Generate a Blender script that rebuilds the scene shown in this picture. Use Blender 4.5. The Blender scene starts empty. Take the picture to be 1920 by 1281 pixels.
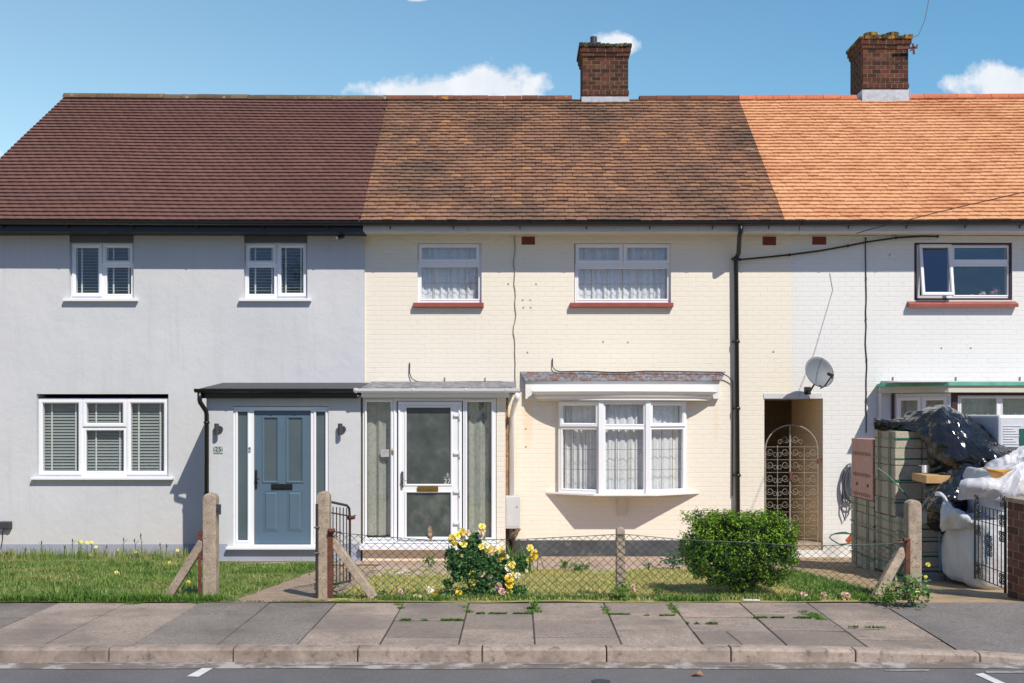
import bpy, math, random
import numpy as np
from mathutils import Vector, Matrix, noise
R = math.radians
rnd = random.Random(7)
sc = bpy.context.scene
COL = sc.collection

# ------------------------------------------------------------------ camera
F, CX, HY, CZ = 1940.0, 970.0, 775.0, 2.2          # focal length in photo pixels, vanishing point, eye height
cam_d = bpy.data.cameras.new('camera'); cam = bpy.data.objects.new('camera', cam_d); COL.objects.link(cam)
cam.location = (0, 0, CZ); cam.rotation_euler = (R(90), 0, 0)
cam_d.sensor_width = 36; cam_d.lens = 36 * F / 1920
cam_d.shift_x = (960 - CX) / 1920; cam_d.shift_y = (HY - 640.5) / 1920
cam_d.clip_end = 2000; cam_d.clip_start = 0.05
sc.camera = cam

# ------------------------------------------------------------------ sky, sun, exposure
TS = Vector((0.60, -1.0, 1.22)).normalized()        # direction towards the sun
EL = math.asin(TS.z); AZ = math.atan2(TS.x, TS.y)
w = bpy.data.worlds.new('World'); sc.world = w; w.use_nodes = True
nt = w.node_tree; N = nt.nodes; L = nt.links; N.clear()
out = N.new('ShaderNodeOutputWorld'); bg = N.new('ShaderNodeBackground'); bg.inputs[1].default_value = 0.10
sky = N.new('ShaderNodeTexSky'); sky.sky_type = 'NISHITA'; sky.sun_disc = False
sky.sun_elevation = EL; sky.sun_rotation = AZ; sky.air_density = 1.15; sky.dust_density = 0.6; sky.ozone_density = 1.2
L.new(bg.outputs[0], out.inputs[0])
def wm(op, a, b=None, c=None):
    n = N.new('ShaderNodeMath'); n.operation = op
    for i, v in enumerate((a, b, c)):
        if v is None: continue
        if isinstance(v, (int, float)): n.inputs[i].default_value = v
        else: L.new(v, n.inputs[i])
    return n.outputs[0]
tc = N.new('ShaderNodeTexCoord'); sx = N.new('ShaderNodeSeparateXYZ'); L.new(tc.outputs['Generated'], sx.inputs[0])
yy = wm('MAXIMUM', sx.outputs[1], 0.02)
uu = wm('DIVIDE', sx.outputs[0], yy); vv = wm('DIVIDE', sx.outputs[2], yy)
cmb = N.new('ShaderNodeCombineXYZ'); L.new(uu, cmb.inputs[0]); L.new(vv, cmb.inputs[1])
nz = N.new('ShaderNodeTexNoise'); nz.inputs['Scale'].default_value = 26; nz.inputs['Detail'].default_value = 7; nz.inputs['Roughness'].default_value = 0.6
L.new(cmb.outputs[0], nz.inputs['Vector'])
nv = wm('MULTIPLY', wm('SUBTRACT', nz.outputs['Fac'], 0.5), 1.9)
tot = None
for (cx, cy, a, b) in ((805, 172, 135, 34), (930, 158, 105, 46), (1145, 84, 52, 30), (1900, 160, 130, 48), (1865, 152, 50, 44), (785, -4, 24, 9), (-90, 330, 120, 60)):
    u0 = (cx - CX) / F; v0 = (HY - cy) / F
    du = wm('DIVIDE', wm('SUBTRACT', uu, u0), a / F); dv = wm('DIVIDE', wm('SUBTRACT', vv, v0), b / F)
    r2 = wm('ADD', wm('MULTIPLY', du, du), wm('MULTIPLY', dv, dv))
    e = wm('SUBTRACT', 1.0, wm('SQRT', r2))
    tot = e if tot is None else wm('MAXIMUM', tot, e)
dens = wm('ADD', tot, nv)
rp = N.new('ShaderNodeValToRGB'); rp.color_ramp.elements[0].position = 0.02; rp.color_ramp.elements[1].position = 0.42
L.new(dens, rp.inputs[0])
front = wm('MULTIPLY', rp.outputs[0], wm('GREATER_THAN', sx.outputs[1], 0.05))
nb = N.new('ShaderNodeTexNoise'); nb.inputs['Scale'].default_value = 3.2; nb.inputs['Detail'].default_value = 6
L.new(tc.outputs['Generated'], nb.inputs['Vector'])
rb = N.new('ShaderNodeValToRGB'); rb.color_ramp.elements[0].position = 0.55; rb.color_ramp.elements[1].position = 0.75
L.new(nb.outputs['Fac'], rb.inputs[0])
back = wm('MULTIPLY', rb.outputs[0], wm('LESS_THAN', sx.outputs[1], 0.0))
cl = wm('MAXIMUM', front, wm('MULTIPLY', back, 0.22))
mixs = N.new('ShaderNodeMixRGB'); L.new(cl, mixs.inputs[0])
# pale towards the left and the horizon
hs = N.new('ShaderNodeHueSaturation'); hs.inputs['Saturation'].default_value = 1.12; hs.inputs['Value'].default_value = 1.0
L.new(sky.outputs[0], hs.inputs['Color'])
# non-physical sky gain added: dimmed behind camera to cut facade fill, boosted ahead
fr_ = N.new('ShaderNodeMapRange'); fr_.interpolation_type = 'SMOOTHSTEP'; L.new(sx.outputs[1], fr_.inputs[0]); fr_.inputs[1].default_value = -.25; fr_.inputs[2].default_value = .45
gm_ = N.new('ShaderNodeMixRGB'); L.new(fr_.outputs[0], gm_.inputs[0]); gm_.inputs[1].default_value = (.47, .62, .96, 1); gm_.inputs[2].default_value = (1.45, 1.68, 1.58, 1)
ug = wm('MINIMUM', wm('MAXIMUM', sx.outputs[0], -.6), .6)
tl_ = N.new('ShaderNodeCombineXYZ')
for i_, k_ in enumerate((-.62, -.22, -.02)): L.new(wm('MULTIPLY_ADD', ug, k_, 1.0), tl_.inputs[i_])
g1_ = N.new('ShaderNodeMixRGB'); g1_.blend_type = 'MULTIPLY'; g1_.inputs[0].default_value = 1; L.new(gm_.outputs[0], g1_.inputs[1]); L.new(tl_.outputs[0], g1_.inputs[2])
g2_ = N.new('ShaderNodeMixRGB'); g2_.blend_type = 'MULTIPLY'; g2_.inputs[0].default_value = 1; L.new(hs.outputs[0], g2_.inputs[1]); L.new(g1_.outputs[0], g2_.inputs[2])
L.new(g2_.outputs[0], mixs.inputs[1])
shade = N.new('ShaderNodeMixRGB'); L.new(nz.outputs['Fac'], shade.inputs[0])
shade.inputs[1].default_value = (6.6, 7.3, 8.3, 1); shade.inputs[2].default_value = (10.4, 10.6, 10.9, 1)
L.new(shade.outputs[0], mixs.inputs[2])
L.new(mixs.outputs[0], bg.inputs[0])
sun_d = bpy.data.lights.new('sun', 'SUN'); sun_d.energy = 4.7; sun_d.angle = R(0.5); sun_d.color = (1.0, 0.93, 0.82)
sun = bpy.data.objects.new('sun', sun_d); COL.objects.link(sun); sun.location = TS * 60
sun.rotation_euler = (-TS).to_track_quat('-Z', 'Y').to_euler()
vs = sc.view_settings; vs.view_transform = 'Standard'; vs.look = 'None'; vs.exposure = 0.0; vs.gamma = 1; vs.use_curve_mapping = False
sc.cycles.max_bounces = 6; sc.cycles.transparent_max_bounces = 24

# ------------------------------------------------------------------ helpers
def X(px, d): return (px - CX) * d / F
def Z(py, d): return CZ + (HY - py) * d / F
def P(px, py, d): return Vector((X(px, d), d, Z(py, d)))
def s2l(c): return tuple((v / 255 / 12.92) if v / 255 <= .04045 else ((v / 255 + .055) / 1.055) ** 2.4 for v in c)

class MB:
    def __init__(s): s.v = []; s.f = []; s.m = []; s.mi = 0; s.M = None
    def add(s, vs, fs):
        b = len(s.v)
        if s.M is not None: vs = [s.M @ Vector(p) for p in vs]
        s.v += [tuple(p) for p in vs]; s.f += [tuple(b + i for i in f) for f in fs]; s.m += [s.mi] * len(fs)
    def box(s, x0, x1, y0, y1, z0, z1):
        s.add([(x0,y0,z0),(x1,y0,z0),(x1,y1,z0),(x0,y1,z0),(x0,y0,z1),(x1,y0,z1),(x1,y1,z1),(x0,y1,z1)],
              [(0,3,2,1),(4,5,6,7),(0,1,5,4),(1,2,6,5),(2,3,7,6),(3,0,4,7)])
    def quad(s, *p): s.add(p, [tuple(range(len(p)))])
    def obox(s, M, sx, sy, sz):
        vs = [M @ Vector((a*sx/2, b*sy/2, c*sz/2)) for c in (-1,1) for a, b in ((-1,-1),(1,-1),(1,1),(-1,1))]
        s.add(vs, [(0,3,2,1),(4,5,6,7),(0,1,5,4),(1,2,6,5),(2,3,7,6),(3,0,4,7)])
    def bar(s, a, b, w, h, up=Vector((0,0,1))):
        a = Vector(a); b = Vector(b); d = (b-a); l = d.length; d.normalize()
        if abs(d.dot(up)) > .95: up = Vector((0,1,0))
        sd = d.cross(up).normalized(); u2 = sd.cross(d)
        vs = [p + sd*i*w/2 + u2*j*h/2 for p in (a, b) for i, j in ((-1,-1),(1,-1),(1,1),(-1,1))]
        s.add(vs, [(0,1,2,3),(7,6,5,4),(0,4,5,1),(1,5,6,2),(2,6,7,3),(3,7,4,0)])
    def tube(s, pts, r, n=6, cap=True):
        pts = [Vector(p) for p in pts]; rs = r if isinstance(r, (list, tuple)) else [r]*len(pts)
        vs = []; prev = None
        for i, p in enumerate(pts):
            d = (pts[min(i+1, len(pts)-1)] - pts[max(i-1, 0)])
            if d.length < 1e-9: d = Vector((0,0,1))
            d.normalize()
            if prev is None: prev = Vector((0,0,1)) if abs(d.z) < .9 else Vector((1,0,0))
            sd = d.cross(prev).normalized(); up = sd.cross(d).normalized(); prev = up
            for k in range(n):
                a = 2*math.pi*k/n; vs.append(p + (sd*math.cos(a) + up*math.sin(a))*rs[i])
        fs = []
        for i in range(len(pts)-1):
            for k in range(n): fs.append((i*n+k, i*n+(k+1) % n, (i+1)*n+(k+1) % n, (i+1)*n+k))
        if cap: fs.append(tuple(range(n-1, -1, -1))); fs.append(tuple((len(pts)-1)*n + k for k in range(n)))
        s.add(vs, fs)
    def prism(s, poly, z0, z1):                     # poly in x,y
        n = len(poly)
        s.add([(p[0], p[1], z0) for p in poly] + [(p[0], p[1], z1) for p in poly],
              [tuple(range(n-1, -1, -1)), tuple(range(n, 2*n))] + [(i, (i+1) % n, n+(i+1) % n, n+i) for i in range(n)])
    def xprism(s, poly, x0, x1):                    # poly in y,z swept along x
        n = len(poly)
        s.add([(x0, p[0], p[1]) for p in poly] + [(x1, p[0], p[1]) for p in poly],
              [tuple(range(n)), tuple(range(2*n-1, n-1, -1))] + [((i+1) % n, i, n+i, n+(i+1) % n) for i in range(n)])
    def plate(s, x0, x1, z0, z1, yf, yb, holes):
        xs = sorted({x0, x1} | {min(max(v, x0), x1) for h in holes for v in h[:2]})
        zs = sorted({z0, z1} | {min(max(v, z0), z1) for h in holes for v in h[2:]})
        solid = lambda i, j: 0 <= i < len(xs)-1 and 0 <= j < len(zs)-1 and not any(h[0] < (xs[i]+xs[i+1])/2 < h[1] and h[2] < (zs[j]+zs[j+1])/2 < h[3] for h in holes)
        for i in range(len(xs)-1):
            for j in range(len(zs)-1):
                if not solid(i, j): continue
                a, b, c, d = xs[i], xs[i+1], zs[j], zs[j+1]
                s.quad((a,yf,c),(b,yf,c),(b,yf,d),(a,yf,d)); s.quad((a,yb,c),(a,yb,d),(b,yb,d),(b,yb,c))
                if not solid(i-1, j): s.quad((a,yf,c),(a,yf,d),(a,yb,d),(a,yb,c))
                if not solid(i+1, j): s.quad((b,yf,c),(b,yb,c),(b,yb,d),(b,yf,d))
                if not solid(i, j-1): s.quad((a,yf,c),(a,yb,c),(b,yb,c),(b,yf,c))
                if not solid(i, j+1): s.quad((a,yf,d),(b,yf,d),(b,yb,d),(a,yb,d))
    def ring(s, x0, x1, z0, z1, w, y, depth, sl=0.012, oc=0.004):
        def rect(i, yy): return [(x0+i,yy,z0+i),(x1-i,yy,z0+i),(x1-i,yy,z1-i),(x0+i,yy,z1-i)]
        loops = [rect(0, y+depth), rect(0, y+oc), rect(oc, y), rect(w-sl, y), rect(w, y+sl), rect(w, y+depth)]
        vs = [p for l in loops for p in l]; fs = []
        for a in range(5):
            for k in range(4): fs.append((a*4+k, a*4+(k+1) % 4, a*4+4+(k+1) % 4, a*4+4+k))
        s.add(vs, fs)
    def build(s, name, mats, parent=None, smooth=False, bevel=0, seg=2):
        me = bpy.data.meshes.new(name); me.from_pydata(s.v, [], s.f)
        for m in (mats if isinstance(mats, (list, tuple)) else [mats]): me.materials.append(m)
        me.polygons.foreach_set('material_index', s.m)
        if smooth: me.polygons.foreach_set('use_smooth', [True]*len(s.f))
        me.update()
        o = bpy.data.objects.new(name, me); COL.objects.link(o)
        if parent is not None: attach(o, parent)
        if bevel:
            b = o.modifiers.new('bevel', 'BEVEL'); b.width = bevel; b.segments = seg; b.limit_method = 'ANGLE'; b.angle_limit = R(40)
        return o
def attach(o, parent):
    o.parent = parent; o.matrix_parent_inverse = WM[parent.name].inverted() if parent.name in WM else Matrix()
WM = {}
def thing(name, label, cat, loc=(0,0,0), group=None):
    o = bpy.data.objects.new(name, None); COL.objects.link(o); o.location = loc; o.empty_display_size = .2
    WM[o.name] = Matrix.Translation(loc); o['label'] = label; o['category'] = cat
    if group: o['group'] = group
    return o
def tag(o, label, cat, group=None):
    o['label'] = label; o['category'] = cat
    if group: o['group'] = group
    return o
def struct(o, kind='structure'): o['kind'] = kind; return o
def npmesh(name, verts, faces, mat, parent=None, smooth=False):
    """faces: (n,k) array with equal k"""
    me = bpy.data.meshes.new(name); nf, k = faces.shape
    me.vertices.add(len(verts)); me.vertices.foreach_set('co', np.asarray(verts, dtype=np.float32).ravel())
    me.loops.add(nf*k); me.loops.foreach_set('vertex_index', faces.astype(np.int32).ravel())
    me.polygons.add(nf); me.polygons.foreach_set('loop_start', np.arange(0, nf*k, k, dtype=np.int32)); me.polygons.foreach_set('loop_total', np.full(nf, k, dtype=np.int32))
    if smooth: me.polygons.foreach_set('use_smooth', np.ones(nf, dtype=bool))
    me.materials.append(mat); me.update(calc_edges=True)
    o = bpy.data.objects.new(name, me); COL.objects.link(o)
    if parent is not None: attach(o, parent)
    return o

# ------------------------------------------------------------------ materials
def new_mat(name):
    m = bpy.data.materials.new(name); m.use_nodes = True
    return m, m.node_tree.nodes, m.node_tree.links, m.node_tree.nodes['Principled BSDF']
def ramp(n, stops):
    r = n.new('ShaderNodeValToRGB'); cr = r.color_ramp
    while len(cr.elements) < len(stops): cr.elements.new(0.5)
    for e, (p, c) in zip(cr.elements, stops): e.position = p; e.color = (*c, 1) if len(c) == 3 else c
    return r
def tex(n, l, kind, scale, detail=4, rough=.55, vec=None, **kw):
    t = n.new(kind); t.inputs['Scale'].default_value = scale
    if 'Detail' in t.inputs: t.inputs['Detail'].default_value = detail
    if 'Roughness' in t.inputs and kind == 'ShaderNodeTexNoise': t.inputs['Roughness'].default_value = rough
    if vec is None:
        c = n.new('ShaderNodeTexCoord'); vec = c.outputs['Object']
    l.new(vec, t.inputs['Vector']); return t
def mixc(n, l, fac, a, b, mode='MIX'):
    m = n.new('ShaderNodeMixRGB'); m.blend_type = mode
    for i, v in ((0, fac), (1, a), (2, b)):
        if isinstance(v, (int, float)): m.inputs[i].default_value = v
        elif isinstance(v, tuple): m.inputs[i].default_value = (*v, 1)
        else: l.new(v, m.inputs[i])
    return m.outputs[0]
def simple(name, c, rough=.6, var=.12, vs=3.0, bump=0, bs=60, metal=0, spec=.5, c2=None, thr=(.45, .65), island=0, s2=None):
    """base colour with cloudy variation, an optional second colour in patches, fine bump, per-island brightness"""
    m, n, l, b = new_mat(name)
    t = tex(n, l, 'ShaderNodeTexNoise', vs, 6)
    r = ramp(n, [(.3, tuple(v*(1-var) for v in c)), (.7, tuple(min(1, v*(1+var)) for v in c))]); l.new(t.outputs['Fac'], r.inputs[0])
    col = r.outputs[0]
    if c2:
        t2 = tex(n, l, 'ShaderNodeTexNoise', s2 or vs*3, 8, .65)
        r2 = ramp(n, [(thr[0], (0,0,0)), (thr[1], (1,1,1))]); l.new(t2.outputs['Fac'], r2.inputs[0])
        col = mixc(n, l, r2.outputs[0], col, c2)
    if island:
        g = n.new('ShaderNodeNewGeometry'); mr = n.new('ShaderNodeMapRange'); l.new(g.outputs['Random Per Island'], mr.inputs[0])
        mr.inputs[3].default_value = 1-island; mr.inputs[4].default_value = 1+island
        col = mixc(n, l, 1.0, col, mr.outputs[0], 'MULTIPLY')
    l.new(col, b.inputs['Base Color'])
    b.inputs['Roughness'].default_value = rough; b.inputs['Metallic'].default_value = metal
    b.inputs['Specular IOR Level'].default_value = spec
    if bump:
        tb = tex(n, l, 'ShaderNodeTexNoise', bs, 5, .6)
        bp = n.new('ShaderNodeBump'); bp.inputs['Strength'].default_value = 1; bp.inputs['Distance'].default_value = bump
        l.new(tb.outputs['Fac'], bp.inputs['Height']); l.new(bp.outputs[0], b.inputs['Normal'])
    return m
def painted_brick(name, c, dirt, stains=()):
    m, n, l, b = new_mat(name)
    co = n.new('ShaderNodeTexCoord'); s = n.new('ShaderNodeSeparateXYZ'); l.new(co.outputs['Object'], s.inputs[0])
    add = n.new('ShaderNodeMath'); l.new(s.outputs[0], add.inputs[0]); l.new(s.outputs[1], add.inputs[1])
    cb = n.new('ShaderNodeCombineXYZ'); l.new(add.outputs[0], cb.inputs[0]); l.new(s.outputs[2], cb.inputs[1])
    # slight wobble so that the courses are not ruled
    nw = tex(n, l, 'ShaderNodeTexNoise', 3.0, 3); vm = n.new('ShaderNodeVectorMath'); vm.operation = 'MULTIPLY_ADD'
    l.new(nw.outputs['Color'], vm.inputs[0]); vm.inputs[1].default_value = (.035,.026,0); l.new(cb.outputs[0], vm.inputs[2])
    br = n.new('ShaderNodeTexBrick'); l.new(vm.outputs[0], br.inputs['Vector'])
    br.inputs['Scale'].default_value = 1; br.inputs['Brick Width'].default_value = .225; br.inputs['Row Height'].default_value = .075
    br.inputs['Mortar Size'].default_value = .006; br.inputs['Mortar Smooth'].default_value = 1.0; br.inputs['Bias'].default_value = 0
    br.inputs['Color1'].default_value = (1,1,1,1); br.inputs['Color2'].default_value = (.8,.8,.8,1); br.inputs['Mortar'].default_value = (0,0,0,1)
    big = tex(n, l, 'ShaderNodeTexNoise', .55, 5); fine = tex(n, l, 'ShaderNodeTexNoise', 14, 6, .65)
    base = ramp(n, [(.3, tuple(v*.95 for v in c)), (.7, c)]); l.new(big.outputs['Fac'], base.inputs[0])
    # cracks of dirt in some joints only
    msk = tex(n, l, 'ShaderNodeTexNoise', 4.5, 5, .6, vec=None); mr = ramp(n, [(.56, (0,0,0)), (.70, (1,1,1))]); l.new(msk.outputs['Fac'], mr.inputs[0])
    jm = n.new('ShaderNodeMath'); jm.operation = 'MULTIPLY'; l.new(br.outputs['Fac'], jm.inputs[0]); l.new(mr.outputs[0], jm.inputs[1])
    jm2 = n.new('ShaderNodeMath'); jm2.operation = 'MULTIPLY'; l.new(jm.outputs[0], jm2.inputs[0]); jm2.inputs[1].default_value = .36
    col = mixc(n, l, jm2.outputs[0], base.outputs[0], dirt)
    sp = ramp(n, [(.66, (0,0,0)), (.72, (.7,.7,.7))]); l.new(fine.outputs['Fac'], sp.inputs[0])
    col = mixc(n, l, sp.outputs[0], col, tuple(v*.8 for v in c))
    for (sx0, sz0, w_, h_, cc, amt) in stains:       # weather streaks that belong to the wall: x, z, half width, half height
        def q(o, v0, sc_):
            a = n.new('ShaderNodeMath'); a.operation = 'SUBTRACT'; l.new(o, a.inputs[0]); a.inputs[1].default_value = v0
            d = n.new('ShaderNodeMath'); d.operation = 'DIVIDE'; l.new(a.outputs[0], d.inputs[0]); d.inputs[1].default_value = sc_
            e = n.new('ShaderNodeMath'); e.operation = 'MULTIPLY'; l.new(d.outputs[0], e.inputs[0]); l.new(d.outputs[0], e.inputs[1]); return e.outputs[0]
        a = n.new('ShaderNodeMath'); l.new(q(s.outputs[0], sx0, w_), a.inputs[0]); l.new(q(s.outputs[2], sz0, h_), a.inputs[1])
        g = ramp(n, [(0, (1,1,1)), (1, (0,0,0))]); l.new(a.outputs[0], g.inputs[0])
        k = n.new('ShaderNodeMath'); k.operation = 'MULTIPLY'; l.new(g.outputs[0], k.inputs[0]); l.new(fine.outputs['Fac'], k.inputs[1])
        k2 = n.new('ShaderNodeMath'); k2.operation = 'MULTIPLY'; l.new(k.outputs[0], k2.inputs[0]); k2.inputs[1].default_value = amt
        col = mixc(n, l, k2.outputs[0], col, cc)
    l.new(col, b.inputs['Base Color']); b.inputs['Roughness'].default_value = .65; b.inputs['Specular IOR Level'].default_value = .3
    inv = n.new('ShaderNodeMath'); inv.operation = 'MULTIPLY_ADD'; l.new(br.outputs['Fac'], inv.inputs[0]); inv.inputs[1].default_value = -1; l.new(fine.outputs['Fac'], inv.inputs[2])
    bp = n.new('ShaderNodeBump'); bp.inputs['Strength'].default_value = .8; bp.inputs['Distance'].default_value = .0030
    l.new(inv.outputs[0], bp.inputs['Height']); l.new(bp.outputs[0], b.inputs['Normal'])
    return m
def islands(name, stops, rough=.75, patch=None, pscale=1.2, pthr=(.45,.65), bump=.002, spec=.3, fine=None):
    """per-piece colours (tiles, bricks, leaves, slabs) with optional weathering patches"""
    m, n, l, b = new_mat(name)
    g = n.new('ShaderNodeNewGeometry'); r = ramp(n, stops); l.new(g.outputs['Random Per Island'], r.inputs[0])
    col = r.outputs[0]
    t = tex(n, l, 'ShaderNodeTexNoise', 30, 5); fr = ramp(n, [(.3, (.82,.82,.82)), (.7, (1.12,1.12,1.12))]); l.new(t.outputs['Fac'], fr.inputs[0])
    col = mixc(n, l, 1.0, col, fr.outputs[0], 'MULTIPLY')
    for (pc, ps, pt, amt) in (patch or []):
        t2 = tex(n, l, 'ShaderNodeTexNoise', ps, 7, .6); r2 = ramp(n, [(pt[0], (0,0,0)), (pt[1], (amt,amt,amt))]); l.new(t2.outputs['Fac'], r2.inputs[0])
        col = mixc(n, l, r2.outputs[0], col, pc)
    l.new(col, b.inputs['Base Color']); b.inputs['Roughness'].default_value = rough; b.inputs['Specular IOR Level'].default_value = spec
    if bump:
        tb = tex(n, l, 'ShaderNodeTexNoise', 120, 4); bp = n.new('ShaderNodeBump'); bp.inputs['Distance'].default_value = bump
        l.new(tb.outputs['Fac'], bp.inputs['Height']); l.new(bp.outputs[0], b.inputs['Normal'])
    return m
def leafmat(name, stops, rough=.5, trans=.25, patch=None):
    m, n, l, b = new_mat(name)
    g = n.new('ShaderNodeNewGeometry'); r = ramp(n, stops); l.new(g.outputs['Random Per Island'], r.inputs[0]); col = r.outputs[0]
    for (pc, ps, pt, amt) in (patch or []):
        t2 = tex(n, l, 'ShaderNodeTexNoise', ps, 5, .6); r2 = ramp(n, [(pt[0], (0,0,0)), (pt[1], (amt,amt,amt))]); l.new(t2.outputs['Fac'], r2.inputs[0])
        col = mixc(n, l, r2.outputs[0], col, pc)
    l.new(col, b.inputs['Base Color']); b.inputs['Roughness'].default_value = rough; b.inputs['Specular IOR Level'].default_value = .3
    tr = n.new('ShaderNodeBsdfTranslucent'); l.new(col, tr.inputs[0]); ms = n.new('ShaderNodeMixShader'); ms.inputs[0].default_value = trans
    o = n['Material Output']; l.new(b.outputs[0], ms.inputs[1]); l.new(tr.outputs[0], ms.inputs[2]); l.new(ms.outputs[0], o.inputs[0])
    return m
def glass(name, tint=(.975,.985,.985), refl=1.4, rough=0.0, wob=.0004):
    m, n, l, b = new_mat(name); n.remove(b)
    tr = n.new('ShaderNodeBsdfTransparent'); tr.inputs[0].default_value = (*tint, 1)
    gl = n.new('ShaderNodeBsdfGlossy'); gl.inputs['Roughness'].default_value = rough
    lw = n.new('ShaderNodeLayerWeight'); lw.inputs[0].default_value = .5
    pw5 = n.new('ShaderNodeMath'); pw5.operation = 'POWER'; l.new(lw.outputs['Facing'], pw5.inputs[0]); pw5.inputs[1].default_value = 5
    k = n.new('ShaderNodeMath'); k.operation = 'MULTIPLY_ADD'; l.new(pw5.outputs[0], k.inputs[0]); k.inputs[1].default_value = .6; k.inputs[2].default_value = .055*refl; k.use_clamp = True
    t = tex(n, l, 'ShaderNodeTexNoise', 3, 2); bp = n.new('ShaderNodeBump'); bp.inputs['Distance'].default_value = wob*10; l.new(t.outputs['Fac'], bp.inputs['Height']); l.new(bp.outputs[0], gl.inputs['Normal'])
    ms = n.new('ShaderNodeMixShader'); l.new(k.outputs[0], ms.inputs[0]); l.new(tr.outputs[0], ms.inputs[1]); l.new(gl.outputs[0], ms.inputs[2])
    l.new(ms.outputs[0], n['Material Output'].inputs[0]); return m

M = {}
def stucco():
    m, n, l, b = new_mat('grey_render')
    co = n.new('ShaderNodeTexCoord'); s = n.new('ShaderNodeSeparateXYZ'); l.new(co.outputs['Object'], s.inputs[0])
    big = tex(n, l, 'ShaderNodeTexNoise', .7, 6, .6); r = ramp(n, [(.3, (.545,.555,.575)), (.7, (.615,.62,.635))]); l.new(big.outputs['Fac'], r.inputs[0])
    mp = n.new('ShaderNodeMapping'); mp.inputs['Scale'].default_value = (5, 5, .35); l.new(co.outputs['Object'], mp.inputs[0])
    st = tex(n, l, 'ShaderNodeTexNoise', 1.4, 6, .65, vec=mp.outputs[0]); sr = ramp(n, [(.52, (0,0,0)), (.78, (.55,.55,.55))]); l.new(st.outputs['Fac'], sr.inputs[0])
    col = mixc(n, l, sr.outputs[0], r.outputs[0], (.50,.505,.51))
    fl = tex(n, l, 'ShaderNodeTexNoise', 24, 6, .7); f2 = ramp(n, [(.62, (0,0,0)), (.75, (.35,.35,.35))]); l.new(fl.outputs['Fac'], f2.inputs[0]); col = mixc(n, l, f2.outputs[0], col, (.47,.475,.49))
    mr = n.new('ShaderNodeMapRange'); l.new(s.outputs[2], mr.inputs[0]); mr.inputs[1].default_value = .75; mr.inputs[2].default_value = .1; mr.inputs[3].default_value = 0; mr.inputs[4].default_value = .8
    mu = n.new('ShaderNodeMath'); mu.operation = 'MULTIPLY'; l.new(mr.outputs[0], mu.inputs[0]); l.new(fl.outputs['Fac'], mu.inputs[1]); col = mixc(n, l, mu.outputs[0], col, (.55,.535,.48))
    l.new(col, b.inputs['Base Color']); b.inputs['Roughness'].default_value = .9; b.inputs['Specular IOR Level'].default_value = .2
    tb = tex(n, l, 'ShaderNodeTexNoise', 150, 5, .6); tw = tex(n, l, 'ShaderNodeTexNoise', 5, 4, .6); ad = n.new('ShaderNodeMath'); ad.operation = 'MULTIPLY_ADD'; l.new(tw.outputs['Fac'], ad.inputs[0]); ad.inputs[1].default_value = 4; l.new(tb.outputs['Fac'], ad.inputs[2])
    bp = n.new('ShaderNodeBump'); bp.inputs['Distance'].default_value = .0022; l.new(ad.outputs[0], bp.inputs['Height']); l.new(bp.outputs[0], b.inputs['Normal'])
    return m
M['render'] = stucco()
M['lintel'] = simple('grey_lintel_panel', (.13,.14,.155), .6, .1, 3)
M['tar'] = simple('tarred_plinth', (.075,.08,.09), .85, .3, 4, .004, 60, c2=(.20,.18,.15), thr=(.56,.72), s2=5)
M['plinth'] = simple('plinth_paint', (.32,.345,.42), .8, .08, 2, .002, 120)
M['cream'] = painted_brick('cream_painted_brick', (.825,.765,.65), (.42,.36,.28), ((X(990,16.3), 2.1, .10, .55, (.80,.52,.28), .75), (X(1342,16.3), 2.05, .05, .4, (.80,.55,.32), .6), (X(690,16.3), 4.9, .08, .1, (.8,.55,.2), .9), (X(957,16.3), 1.6, .12, 1.0, (.80,.6,.4), .5), (X(1425,16.3), 1.2, .4, .5, (.62,.55,.45), .25)))
M['whitebrick'] = painted_brick('white_painted_brick', (.76,.76,.735), (.36,.35,.33), ((X(1640,16.3), .2, .5, .3, (.35,.34,.32), .5), (X(1560,16.3), .1, .2, .25, (.3,.28,.26), .8)))
M['upvc'] = simple('white_plastic_frame', (.82,.83,.86), .28, .02, 2, .0002, 40)
M['paintw'] = simple('white_gloss_paint', (.78,.77,.74), .45, .05, 5, .0006, 50, c2=(.62,.58,.5), thr=(.62,.8))
M['offwhite'] = simple('aged_white_board', (.60,.60,.63), .5, .06, 2, .0006, 40, c2=(.45,.43,.40), thr=(.55,.8))
M['soffitc'] = simple('cream_soffit', (.60,.57,.47), .6, .06, 3)
M['black'] = simple('black_plastic', (.012,.013,.016), .3, .1, 3, .0002, 30)
M['blackg'] = simple('black_plastic_dull', (.016,.018,.021), .5, .1, 3)
M['dgrey'] = simple('dark_grey_paint', (.045,.05,.058), .55, .1, 3)
M['redsill'] = simple('red_painted_sill', (.30,.075,.055), .45, .15, 8, .001, 60, c2=(.12,.04,.035), thr=(.6,.75))
M['brownframe'] = simple('brown_wood_frame', (.055,.022,.02), .5, .15, 8)
M['glass'] = glass('window_glass', tint=(.99,.99,.99), refl=1.3)
M['glassd'] = glass('window_glass_dark', (.90,.91,.90), 1.8)
M['curtain'] = leafmat('net_curtain', [(0, (.88,.91,.92)), (1, (.90,.93,.94))], .8, .15, patch=[((.55,.60,.63), 38, (.5,.62), .5)])
M['curtaing'] = leafmat('grey_net_curtain', [(0, (.66,.68,.63)), (1, (.70,.72,.66))], .8, .2, patch=[((.40,.43,.39), 22, (.5,.62), .5)])
M['blind'] = simple('blind_slat', (.27,.32,.31), .5, .04, 3, island=.06)
M['tape'] = simple('blind_tape', (.62,.66,.64), .7, .04, 3)
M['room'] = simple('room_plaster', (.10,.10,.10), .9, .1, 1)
M['pass'] = painted_brick('passage_painted_brick', (.84,.70,.50), (.2,.15,.1))
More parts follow.
